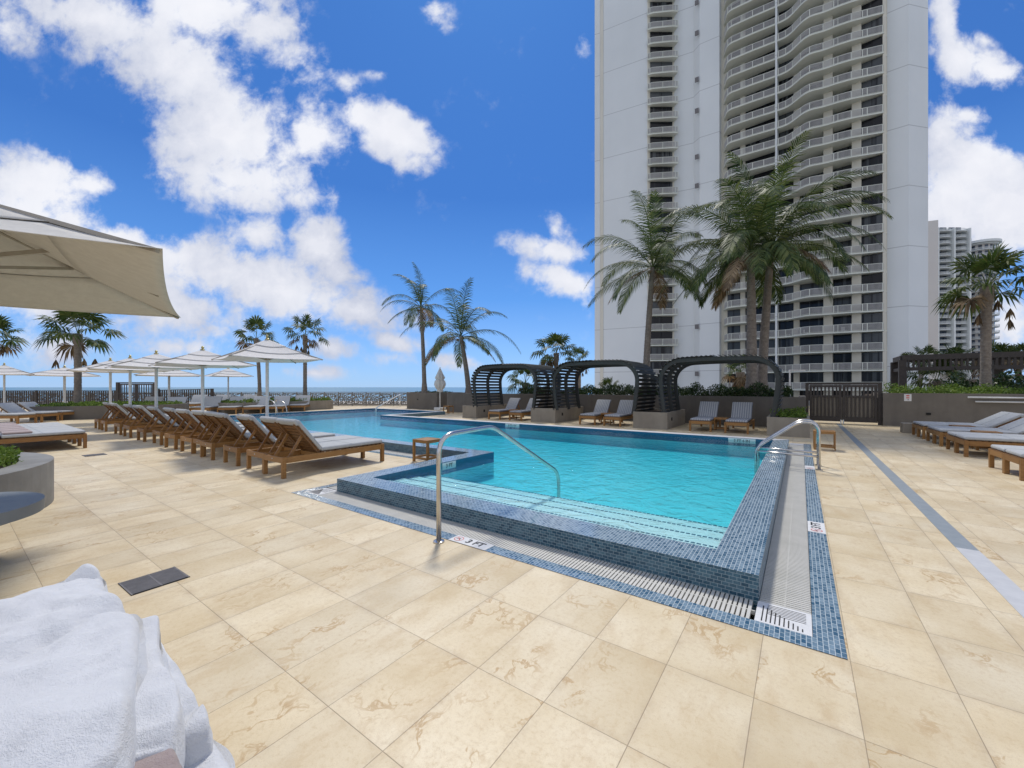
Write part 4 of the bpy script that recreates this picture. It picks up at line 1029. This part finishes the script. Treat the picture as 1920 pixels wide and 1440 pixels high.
# right facade geometry: base line from A to Bv, inner wall 2.3 m behind the edge
A=Vector((37.9,73.0)); Bv=Vector((54.1,58.6)); ax=(Bv-A); LA=ax.length; ax.normalize(); nr=Vector((ax.y,-ax.x))
if nr.y>0: nr=-nr     # outward, toward the viewer
EP=[(1358.4,72.5),(1360.5,71.2),(1365,70.6),(1372,70.1),(1411,68.3),(1455,66.5),(1472,65.8),(1485,64.9),(1500,63.2),(1517,62.0),(1544,61.35),(1570,60.4),(1597,59.6),(1657,58.3)]
def sp(px): return (px-1358.4)/(1657-1358.4)
def edge(s,off=0):
    px=1358.4+s*(1657-1358.4)
    def dd(px):
        px=min(max(px,1358.4),1657)
        for (a,u),(b,v) in zip(EP,EP[1:]):
            if px<=b: return u+(v-u)*(px-a)/(b-a)
    w_=3 if px<1375 else 9
    d=(dd(px-w_)+dd(px)*2+dd(px+w_))/4 if 1362<px<1650 else dd(px)
    p=Vector(((px-960)/FPX*d,d))+nr*off; return W(p.x,p.y)
DI=.35
def inner(s,off=0): p=A+ax*LA*s+nr*(-DI+off); return W(p.x,p.y)
# back wall of the balconies in cream, side return
bm=B()
ip=[inner(0),inner(1)]; 
bm.faces.new([bm.verts.new((*ip[0][:2],Z0)),bm.verts.new((*ip[1][:2],Z0)),bm.verts.new((*ip[1][:2],ZT)),bm.verts.new((*ip[0][:2],ZT))])
q=[W(38.1,73.6),W(*(A-nr*1.9))]; bm.faces.new([bm.verts.new((*W(37.7,73.3)[:2],Z0)),bm.verts.new((*inner(0)[:2],Z0)),bm.verts.new((*inner(0)[:2],ZT)),bm.verts.new((*W(37.7,73.3)[:2],ZT))])
e=W(54.4,59.1); bm.faces.new([bm.verts.new((*inner(1)[:2],Z0)),bm.verts.new((*e[:2],Z0)),bm.verts.new((*e[:2],ZT)),bm.verts.new((*inner(1)[:2],ZT))])
obj('facade_back_wall',bm,M['cream'],tw)
def spx(px,off=-.35):  # parameter s where the line of sight px crosses the facade line offset by off
    k=(px-960)/FPX; c=A+nr*off; return (k*c.y-c.x)/(ax.x-k*ax.y)/LA
cols=[(1388,1397,-.15),(1488,1499,-.15),(1544,1561,1.15),(1597,1615,.75),(1655,1662,.65)]
bm=B()
for a,b,off_ in cols:
    s0,s1=spx(a,off_),spx(b,off_); q0=A+ax*LA*s0+nr*off_; q1=A+ax*LA*s1+nr*off_; r1=q1-nr*(off_+DI+.1); r0=q0-nr*(off_+DI+.1)
    prism(bm,[tuple(W(*p_)[:2]) for p_ in (q0,q1,r1,r0)],Z0,ZT-.5)
obj('column',bm,M['cream'],tw)
s_=spx(1455,.9); ed=66.5; q0=Vector(((1453.6-960)/FPX*ed,ed)); q1=Vector(((1457-960)/FPX*(ed-.1),ed-.1))
bm=B(); prism(bm,[tuple(W(*p_)[:2]) for p_ in (q0,q1,q1-nr*2.9,q0-nr*2.9)],Z0,ZT-.5); obj('party_wall',bm,M['twr'],tw)
# one floor of slab + railing, then copies
N=72; ss=[k/N for k in range(N+1)]
bm=B(); eo=[edge(s) for s in ss]; inn_=[inner(s,-.05) for s in ss]
lo=[bm.verts.new((*p_[:2],0)) for p_ in eo]; hi=[bm.verts.new((*p_[:2],.2)) for p_ in eo]; il=[bm.verts.new((*p_[:2],0)) for p_ in inn_]; ih=[bm.verts.new((*p_[:2],.2)) for p_ in inn_]
for k in range(N):
    bm.faces.new((lo[k],lo[k+1],hi[k+1],hi[k])); bm.faces.new((il[k],il[k+1],lo[k+1],lo[k])); bm.faces.new((ih[k],hi[k],hi[k+1],ih[k+1]))
for k in (0,N): bm.faces.new((lo[k],hi[k],ih[k],il[k]))
slab=obj('balcony_slab',bm,M['slab'],tw)
bm=B(); rp=[edge(s,-.08) for s in ss]
for a,b in zip(rp,rp[1:]):
    bar(bm,a+Vector((0,0,1.24)),b+Vector((0,0,1.24)),.07,.06); bar(bm,a+Vector((0,0,.30)),b+Vector((0,0,.30)),.04,.05)
posts=[sp(p_) for p_ in (1364,1371,1391,1411,1432,1453,1459,1473,1486,1501,1518,1543,1563,1571,1596,1617,1626,1655)]
for s in posts:
    s=min(max(s,0),1); p_=edge(s,-.06); box(bm,p_.x-.045,p_.x+.045,p_.y-.045,p_.y+.045,.2,1.24)
railing=obj('balcony_railing',bm,M['slab'],slab)
bm=B(); acc=0; nxt=0
for a,b in zip(rp,rp[1:]):
    L=(b-a).length
    while nxt<=acc+L:
        p_=a.lerp(b,(nxt-acc)/L); box(bm,p_.x-.035,p_.x+.035,p_.y-.035,p_.y+.035,.33,1.21); nxt+=.135
    acc+=L
pick=obj('pickets',bm,M['picket'],slab)
# small left stack balcony
bm=B()
c0=Vector((25.7,77.0)); c1=Vector((31.2,76.35)); 
bp=[c0+(c1-c0)*f+Vector((-.35,-.94))*(.04+.24*min(1,6*f,6*(1-f))) for f in [k/12 for k in range(13)]]
poly=[tuple(W(*p_)[:2]) for p_ in bp]+[tuple(W(30.88,77.45)[:2]),tuple(W(26.0,77.45)[:2])]
prism(bm,poly,0,.22); sl2=obj('small_balcony_slab',bm,M['slab'],tw)
bm=B(); wp=[W(*(p_+Vector((.03,.1)))) for p_ in bp]
for a,b in zip(wp,wp[1:]): bar(bm,a+Vector((0,0,1.28)),b+Vector((0,0,1.28)),.08,.07); bar(bm,a+Vector((0,0,.36)),b+Vector((0,0,.36)),.05,.05)
for k in (0,1,6,11,12): p_=wp[k]; box(bm,p_.x-.05,p_.x+.05,p_.y-.05,p_.y+.05,.2,1.28)
rl2=obj('balcony_railing',bm,M['slab'],sl2)
bm=B()
for a,b in zip(wp,wp[1:]):
    for f in (0,.33,.66): p_=a.lerp(b,f); box(bm,p_.x-.045,p_.x+.045,p_.y-.045,p_.y+.045,.38,1.25)
pk2=obj('pickets',bm,M['picket'],sl2)
# glazing of one floor, one mesh per bay
def quadwin(name,p0,p1,z0,z1,mt):
    bm=B(); d=(p1-p0).normalized(); nn=Vector((-d.y,d.x,0)); 
    if nn.dot(p0)>0: nn=-nn
    p0=p0+nn*.04; p1=p1+nn*.04
    bar(bm,p0+Vector((0,0,(z0+z1)/2)),p1+Vector((0,0,(z0+z1)/2)),.06,z1-z0); o=obj(name,bm,M['glass'],tw)
    fr=B(); m=p0.lerp(p1,.5); L=(p1-p0).length
    for f in (.5,) if L<5 else (.25,.5,.75):
        q=p0.lerp(p1,f)+nn*.05; box(fr,q.x-.03,q.x+.03,q.y-.03,q.y+.03,z0,z1)
    mu=obj('mullion',fr,M['black'],o); return o,mu
wins=[]
for a,b in ((1364,1388),(1398,1453),(1458,1488),(1500,1545),(1559,1600)):
    sa,sb=spx(a,-.3),spx(b,-.3); wins.append(('sliding_door',)+quadwin('sliding_door',inner(sa),inner(sb),.2,2.82,None))
sa,sb=spx(1614,.35),spx(1656,.35); g0=A+ax*LA*sa+nr*.35; g1=A+ax*LA*sb+nr*.35
wins.append(('window',)+quadwin('window',W(*g0),W(*g1),.2,2.72,None))
wins.append(('window',)+quadwin('window',W(26.3,77.36),W(30.5,77.36),.25,2.75,None))
for w in (wins[-1],): pass
nfl=30
Zs=[1.0+FH*k-.0 for k in range(-1,nfl)]
for ki,z in enumerate(Zs):
    if ki==0:
        for o in (slab,sl2): o.location=(0,0,z)
        for w in wins: w[1].location=(0,0,z)
        continue
    for o,ch in ((slab,(railing,pick)),(sl2,(rl2,pk2))):
        c=o.copy(); COL.objects.link(c); c.location=(0,0,z-(0 if o is slab else .25))
        for g in ch: gg=g.copy(); COL.objects.link(gg); gg.parent=c
    for w in wins:
        if w[0]=='sliding_door' and ki>21: 
            continue
        c=w[1].copy(); COL.objects.link(c); c.location=(0,0,z-(.25 if w is wins[-1] else 0)); m=w[2].copy(); COL.objects.link(m); m.parent=c
# upper storeys' doors (beyond the frame from here) as one part
V0=[]
bm=B()
for w in wins[:5]:
    for ki,z in enumerate(Zs):
        if ki>21:
            me=w[1].data; vs=[bm.verts.new(v.co+Vector((0,0,z))) for v in me.vertices]
            for p_ in me.polygons: bm.faces.new([vs[i] for i in p_.vertices])
o=obj('upper_glazing',bm,M['glass'],tw,'keep'); o['kind']='stuff'
# small vents on the middle wall
for py in (8,65,152,210,296,350,442,520,540,613,701):
    d=74.9; p_=at(1306.5,d-.35,zat(py,d)); bm=B(); box(bm,-.32,.32,-.08,.08,-.42,.42); o=obj('vent',bm,M['iron'],tw); o.location=p_; o.rotation_euler=(0,0,TH+rad(-35))
# balcony furniture: a few white chairs seen as pale shapes
for px,py in ((1392,627),(1584,612),(1478,624),(1500,622),(1511,618),(1464,686),(1505,682)):
    s=spx(px,-.6); p2=A+ax*LA*s-nr*.3; k=round((zat(py,p2.y)-1.0)/FH); z=1.0+FH*k+.2
    t=thing('balcony_chair','white plastic chair on a lower tower balcony','chair',W(p2.x,p2.y,z),random.uniform(0,3),'white chairs on the tower balconies')
    bm=B(); box(bm,-.28,.28,-.28,.28,.38,.45,.01); box(bm,-.28,.28,.22,.28,.45,.95,.01)
    for sx in (-.25,.2):
        for sy in (-.25,.2): box(bm,sx,sx+.05,sy,sy+.05,0,.38)
    obj('seat_and_back',bm,M['plate'],t)
# ------------------------------------------------------------------ distant tower
ft=thing('distant_tower','distant beige and white apartment tower with stacked balconies behind the right palm','tower',(0,0,0))
D=187.0
def fx(px,d=D): return (px-960)/FPX*d
zt1=zat(428,D); zt2=zat(441,D)
bm=B(); prism(bm,[tuple(W(*q)[:2]) for q in ((fx(1725,D),D+2),(fx(1755),D-1),(fx(1755)+8,D+30),(fx(1725)+5,D+30))],-5,zat(414,D)); obj('side_wall',bm,M['beige_far'],ft)
bm=B(); prism(bm,[tuple(W(*q)[:2]) for q in ((fx(1756),D+3),(fx(1816),D+3),(fx(1816)+6,D+28),(fx(1756)+6,D+28))],-5,zt1); prism(bm,[tuple(W(*q)[:2]) for q in ((fx(1778),D+6),(fx(1814),D+6),(fx(1814),D+20),(fx(1778),D+20))],zt1,zat(420,D)); obj('core',bm,M['beige_far'],ft)
rc=Vector((fx(1845,D+10),D+13)); rr=7.2
bm=B(); prism(bm,[tuple(W(rc.x+(rr-1.6)*math.cos(a),rc.y+(rr-1.6)*math.sin(a))[:2]) for a in [2*PI*k/28 for k in range(28)]],-5,zt2); prism(bm,[tuple(W(*q)[:2]) for q in ((fx(1818),D+4),(fx(1840),D+4),(fx(1840),D+26),(fx(1818),D+26))],-5,zt2); obj('round_core',bm,M['beige_far'],ft)
bm=B()
for px in (1757.5,1788,1817): 
    q=at(px,D-.2); prism(bm,[tuple(W(fx(px)+a_,D+b_)[:2]) for a_,b_ in ((-.35,-.6),(.35,-.6),(.35,3),(-.35,3))],-5,zt1)
obj('fin',bm,M['pale_far'],ft)
def strip(bm,x0,x1,dep,z0,z1,bul=0,n=8):
    f=[(x0+(x1-x0)*k/n,D+dep-bul*math.sin(PI*k/n)) for k in range(n+1)]; bk=[(x1,D+3.2),(x0,D+3.2)]
    prism(bm,[tuple(W(*q)[:2]) for q in f+bk],z0,z1)
nf2=24; slabs=[]
for k in range(nf2):
    z=zt1-1.2-FH*k
    if z<2: break
    for x0,x1 in ((1759,1787),(1789,1816)):
        bm=B(); strip(bm,fx(x0),fx(x1),.6,z,z+.3,1.1); so=obj('balcony_slab',bm,M['pale_far'],ft); bm=B(); n=10
        f=[(fx(x0)+(fx(x1)-fx(x0))*j/n,D+.7-1.1*math.sin(PI*j/n)) for j in range(n+1)]
        for a,b in zip(f,f[1:]): bar(bm,W(*a,z+1.15),W(*b,z+1.15),.1,.12); bar(bm,W(*a,z+.7),W(*b,z+.7),.05,.22)
        for a in f: bar(bm,W(*a,z+.3),W(*a,z+1.15),.06,.06)
        obj('balcony_railing',bm,M['pale_far'],so)
    zr=zt2-1.2-FH*k; pl=[tuple(W(rc.x+rr*math.cos(a),rc.y+rr*math.sin(a))[:2]) for a in [2*PI*j/32 for j in range(32)]]; bm=B(); prism(bm,pl,zr,zr+.3); so=obj('balcony_slab',bm,M['pale_far'],ft); bm=B()
    for j in range(32):
        a,b=pl[j],pl[(j+1)%32]; bar(bm,(*a,zr+1.15),(*b,zr+1.15),.1,.12); bar(bm,(*a,zr+.7),(*b,zr+.7),.05,.22); bar(bm,(*a,zr+.3),(*a,zr+1.15),.06,.06)
    obj('balcony_railing',bm,M['pale_far'],so)
    bm=B()
    for x0,x1 in ((1761,1772),(1774,1786),(1791,1802),(1804,1814)):
        bar(bm,W(fx(x0),D+2.8,z+1.5),W(fx(x1),D+2.8,z+1.5),.3,2.3)
    for j in range(0,32,2):
        a=2*PI*j/32; r2=rr-1.55; bar(bm,(*W(rc.x+r2*math.cos(a),rc.y+r2*math.sin(a))[:2],zr-1.3),(*W(rc.x+r2*math.cos(a+.22),rc.y+r2*math.sin(a+.22))[:2],zr-1.3),.15,2.0)
    obj('window',bm,M['glass_far'],ft)
bm=B(); prism(bm,[tuple(W(rc.x+(rr+.8)*math.cos(a),rc.y+(rr+.8)*math.sin(a))[:2]) for a in [2*PI*k/32 for k in range(32)]],zt2-.6,zt2+.5); obj('roof',bm,M['pale_far'],ft)
# ------------------------------------------------------------------ lamp post behind the right cabana
lp=thing('lamp_post','thin grey post with flat horizontal arm behind the right cabana','lamp post',at(1481,30,0),TH)
bm=B(); tube(bm,[(0,0,0),(0,0,zat(695,30))],.055,10); obj('post',bm,M['drain_light'],lp)
bm=B(); box(bm,-.05,1.1,-.08,.08,zat(695,30),zat(695,30)+.07); obj('arm',bm,M['drain_light'],lp)
# ------------------------------------------------------------------ towels in the foreground
tb=thing('side_table','low teak table under the heap of white towels in the foreground','side table',W(-.84,.695),TH)
bm=B(); 
for k in range(9): box(bm,-.50+k*.098,-.41+k*.098,-.26,.26,.56,.585)
obj('tabletop',bm,M['teak'],tb)
for sx in (-.48,.32):
    for sy in (-.25,.19): bm=B(); box(bm,sx,sx+.055,sy,sy+.055,0,.56); obj('leg',bm,M['teak'],tb)
def towel(label,px,z,T,mt,fold=.012,seed=0,R=.02,slope=0,cxy=None):
    random.seed(seed); pts=[gp(x,y,z) for x,y in px]; n=len(pts); M_=220
    P_=[]
    per=[(pts[(i+1)%n]-pts[i]).length for i in range(n)]; tot=sum(per); 
    for k in range(M_):
        s=tot*k/M_; i=0
        while s>per[i]: s-=per[i]; i+=1
        P_.append(pts[i].lerp(pts[(i+1)%n],s/per[i]))
    for _ in range(3): P_=[(P_[k-1]+P_[k]*2+P_[(k+1)%M_])/4 for k in range(M_)]
    c=sum(P_,Vector())/M_; V=[tuple((0,0,0))]; F=[]; NR=44; loc=Vector((c.x,c.y,0))
    def hz(p,dst):
        q=p*3.2+Vector((seed*7.1,0,0)); e=fold*2.2*(noise.noise(q)+.5*noise.noise(q*2.3))+fold*.6*noise.noise(q*6)
        # soft creases
        e-=fold*1.3*max(0,1-abs(noise.noise(p*Vector((2.2,2.2,1)).length if False else q*.8))*9)
        if dst<R: e-=R*(1-math.sqrt(max(0,1-(1-dst/R)**2)))
        return z+e
    V[0]=(0,0,hz(c,1))
    for r in range(1,NR+1):
        f=1-(1-r/NR)**1.6
        for k in range(M_):
            p=c+(P_[k]-c)*f; dst=(1-f)*(P_[k]-c).length; V.append((p.x-c.x,p.y-c.y,hz(p,dst)))
    for k in range(M_): F.append((0,1+k,1+(k+1)%M_))
    for r in range(NR-1):
        for k in range(M_):
            a=1+r*M_+k; b=1+r*M_+(k+1)%M_; F.append((a,a+M_,b+M_,b))
    base=1+(NR-1)*M_; ND=14
    for j in range(1,ND+1):
        for k in range(M_):
            p=P_[k]; o_=(p-c).normalized(); zz=z-R-(T-R)*j/ND
            bulge=.010*math.sin(PI*j/ND*3)+.016*noise.noise(Vector((p.x*9,p.y*9,zz*12+seed)))
            q=p+o_*(bulge+.0); V.append((q.x-c.x,q.y-c.y,zz if j>1 else (z-R)))
    for j in range(ND):
        for k in range(M_):
            a=base+j*M_+k; b=base+j*M_+(k+1)%M_; F.append((a,a+M_,b+M_,b))
    F.append(tuple(base+ND*M_+k for k in range(M_))[::-1])
    o=obj('towel',(V,F),mt,None,True); o.location=loc
    tag(o,label,'towel','towels heaped in the foreground'); return o
towel('crumpled white towel on top at the back of the foreground heap',[(-120,1150),(-60,1118),(0,1111),(50,1104),(90,1084),(130,1069),(165,1061),(185,1063),(194,1076),(197,1100),(207,1124),(232,1136),(238,1180),(120,1240),(-120,1300)],.93,.33,M['towel'],.026,1,.03)
towel('large flat folded white towel covering most of the foreground heap',[(-150,1215),(0,1188),(110,1166),(205,1140),(250,1132),(261,1143),(262,1160),(258,1230),(250,1300),(240,1360),(222,1410),(180,1442),(60,1530),(-150,1560)],.95,.35,M['towel'],.016,2,.03)
towel('folded white towel edge showing just right of the large flat towel',[(200,1160),(262,1152),(292,1147),(299,1150),(300,1185),(306,1225),(320,1262),(338,1300),(342,1330),(332,1365),(322,1388),(270,1400),(215,1420)],.90,.28,M['towel'],.014,3,.028)
towel('white towel bulging on the outer right side of the heap',[(250,1230),(299,1196),(312,1222),(328,1246),(347,1264),(356,1292),(377,1320),(392,1342),(395,1362),(372,1374),(322,1392),(260,1390)],.84,.26,M['towel'],.014,4,.028)
towel('lowest white towel corner at the bottom right of the heap',[(300,1400),(330,1378),(372,1366),(396,1364),(418,1390),(431,1412),(437,1440),(446,1520),(300,1540)],.80,.25,M['towel'],.010,5,.025)
towel('white towel hem strip between the large towel and the mauve one',[(200,1445),(222,1424),(262,1396),(298,1374),(312,1388),(318,1400),(240,1460)],.865,.12,M['towel'],.006,6,.012)
towel('mauve beige towel folded at the bottom of the heap',[(185,1520),(205,1440),(228,1432),(312,1391),(326,1400),(336,1418),(346,1445),(356,1530)],.872,.15,M['pink'],.008,7,.02)
for i in range(6):
    bm=B(); box(bm,-.27,.27,-.22,.22,0,.05,.022,None,3); o=obj('towel',bm,M['pink'],None,'auto'); o.location=(-14.72-.70*i,1.02,.437); tag(o,f'rolled mauve towel lying on the {ORD[i]} flat lounger at left','towel','mauve towels on the flat loungers')

# ------------------------------------------------------------------ sky, sun, camera
wd=bpy.data.worlds.new('World'); scene.world=wd; wd.use_nodes=True; nt=wd.node_tree; nt.nodes.clear(); t=NT(nt)
SUN_EL=rad(57); SAZ=Vector((-.62,.78)).normalized()   # horizontal direction to the sun
sky=t.n('ShaderNodeTexSky'); sky.sky_type='NISHITA'; sky.sun_disc=False; sky.sun_elevation=SUN_EL; sky.sun_rotation=math.atan2(SAZ.x,SAZ.y)
sky.air_density=1.0; sky.dust_density=.4; sky.ozone_density=2.5; sky.altitude=10
tc=t.n('ShaderNodeTexCoord'); D3=tc.outputs['Generated']
def dot(v): 
    x=t.n('ShaderNodeVectorMath',operation='DOT_PRODUCT'); t.l(D3,x.inputs[0]); x.inputs[1].default_value=v; return x.outputs['Value']
dF=t.math('MAXIMUM',dot((-ST,CT,0)),.05); u=t.math('DIVIDE',dot((CT,ST,0)),dF); v=t.math('DIVIDE',dot((0,0,1)),dF)
cb=t.n('ShaderNodeCombineXYZ'); t.l(u,cb.inputs[0]); t.l(v,cb.inputs[1]); UV=cb.outputs[0]
BL=[(200,40,190,75,-22,1),(330,130,190,85,-30,1),(430,250,150,110,-35,1),(450,340,150,60,-5,1),(500,50,110,60,-35,.8),(570,120,70,45,-50,.6),(585,250,80,70,0,.85),(390,10,160,60,0,1),(560,370,80,35,0,.7),
(640,150,50,26,-20,.55),(745,255,85,48,-30,1.1),(675,212,38,38,-50,.9),(775,300,45,32,0,.8),(822,30,38,32,-50,.55),(15,50,75,45,-20,.7),(1097,85,20,34,0,.5),(700,140,30,12,0,.4),
(60,345,130,65,-8,1),(170,350,60,30,-5,.7),(60,400,130,50,-10,1),(220,450,90,34,-20,1),(320,480,80,40,-10,.9),
(480,440,60,42,0,.95),(592,455,62,55,0,1),(640,520,50,30,-20,.7),(430,510,210,60,-5,1),(560,555,190,52,-12,1),(660,580,110,30,-14,.95),(330,580,150,60,0,.8),(120,560,160,70,0,.75),(60,650,160,45,0,.65),(330,650,140,25,0,.55),
(740,640,60,20,-12,.75),(615,650,60,22,-5,.75),(590,700,60,18,0,.6),(850,680,60,18,-5,.55),(740,672,60,16,0,.4),
(1035,470,85,30,-12,1),(1040,430,45,30,-60,.7),(1065,525,80,36,-15,1),(995,512,40,20,-30,.6),(1095,570,40,30,0,.5),
(1800,110,60,45,-20,1),(1775,40,28,70,5,.9),(1860,130,60,32,-20,.95),(1845,75,30,14,-20,.5),(1765,250,60,80,0,1),(1830,320,110,80,-35,1.1),(1810,215,50,24,-10,.9),(1890,400,110,110,0,1.1),(1780,370,90,110,0,1.1),(1890,600,60,60,0,.8),(1700,300,80,90,0,.8)]
acc=None
for (cx,cy,rx,ry,an,wt) in BL:
    mp=t.n('ShaderNodeMapping',vector_type='TEXTURE'); t.l(UV,mp.inputs[0])
    mp.inputs['Location'].default_value=((cx-960)/FPX,(726-cy)/FPX,0); mp.inputs['Rotation'].default_value=(0,0,rad(an)); k=1.55
    mp.inputs['Scale'].default_value=(rx*k/FPX,ry*k/FPX,1)
    gr=t.n('ShaderNodeTexGradient',gradient_type='SPHERICAL'); t.l(mp.outputs[0],gr.inputs[0])
    g=t.math('MULTIPLY',gr.outputs['Fac'],wt)
    acc=g if acc is None else t.math('SMOOTH_MAX',acc,g,.18)
n1=t.noise(UV,5.5,9,.58,.35); n2=t.noise(UV,19,7,.62,.2); n3=t.noise(UV,2.3,4,.5)
nn=t.math('ADD',t.math('MULTIPLY',t.math('SUBTRACT',n1,.5),1.6),t.math('MULTIPLY',t.math('SUBTRACT',n2,.5),.9))
den=t.math('ADD',acc,t.math('MULTIPLY',nn,t.math('MINIMUM',1,t.math('ADD',.10,t.math('MULTIPLY',acc,3.0)))))
front=t.math('GREATER_THAN',dot((-ST,CT,0)),.12)
# unseen sky behind and overhead: dense noise cloud added as neutral white fill
nb=t.noise(D3,2.6,8,.6,.3); denb=t.maprange(nb,.34,.60,0,1)
den2=t.n('ShaderNodeMix',data_type='FLOAT'); t.l(front,den2.inputs[0]); t.l(denb,den2.inputs[2]); t.l(den,den2.inputs[3])
alpha=t.maprange(den2.outputs[0],.20,.70,0,1,True)
alpha=t.math('MULTIPLY',alpha,t.maprange(dot((0,0,1)),.0,.03,0,1))
core=t.maprange(t.math('ADD',t.math('MULTIPLY',n3,.8),t.math('MULTIPLY',n1,.5)),.52,.85,0,1,True)
ccol=t.mix(core,(.76,.775,.83),(.46,.50,.62))
ccol=t.mix(t.maprange(den2.outputs[0],.6,1.05,0,.6),ccol,(.82,.82,.86))
# sky: nishita tinted deeper blue like the photograph
skyc=t.mix(1.0,sky.outputs[0],(.036,.105,.205),'MULTIPLY')
zz=t.maprange(dot((0,0,1)),0,.42,0,1)
hz=t.ramp(zz,[(0,(.38,.50,.74)),(.20,(.25,.41,.70)),(.5,(.11,.265,.58)),(1,(.047,.14,.40))])
skyc=t.mix(.82,skyc,hz)
fin=t.mix(alpha,skyc,ccol)
sc_=t.vmath('SCALE',fin); sc_.inputs['Scale'].default_value=1/.15
bg=t.n('ShaderNodeBackground'); t.l(sc_.outputs[0],bg.inputs[0]); bg.inputs[1].default_value=.15
wo=t.n('ShaderNodeOutputWorld'); t.l(bg.outputs[0],wo.inputs[0])
sd=bpy.data.lights.new('sun','SUN'); sd.energy=2.45; sd.angle=rad(8); sd.color=(1,.95,.87)
so=bpy.data.objects.new('sun',sd); COL.objects.link(so); dirv=Vector((SAZ.x*math.cos(SUN_EL),SAZ.y*math.cos(SUN_EL),math.sin(SUN_EL)))
so.rotation_euler=dirv.to_track_quat('Z','Y').to_euler(); so.location=(0,0,60)
cam=bpy.data.cameras.new('camera'); co=bpy.data.objects.new('camera',cam); COL.objects.link(co); scene.camera=co
co.location=(0,0,H); co.rotation_euler=(PI/2,0,TH); cam.sensor_fit='HORIZONTAL'; cam.sensor_width=36; cam.lens=36*FPX/1920; cam.shift_y=6/1920; cam.clip_start=.05; cam.clip_end=60000
scene.view_settings.view_transform='Standard'; scene.view_settings.look='None'; scene.view_settings.exposure=.22; scene.view_settings.gamma=1
scene.render.engine='CYCLES'; scene.cycles.max_bounces=8; scene.cycles.transparent_max_bounces=12
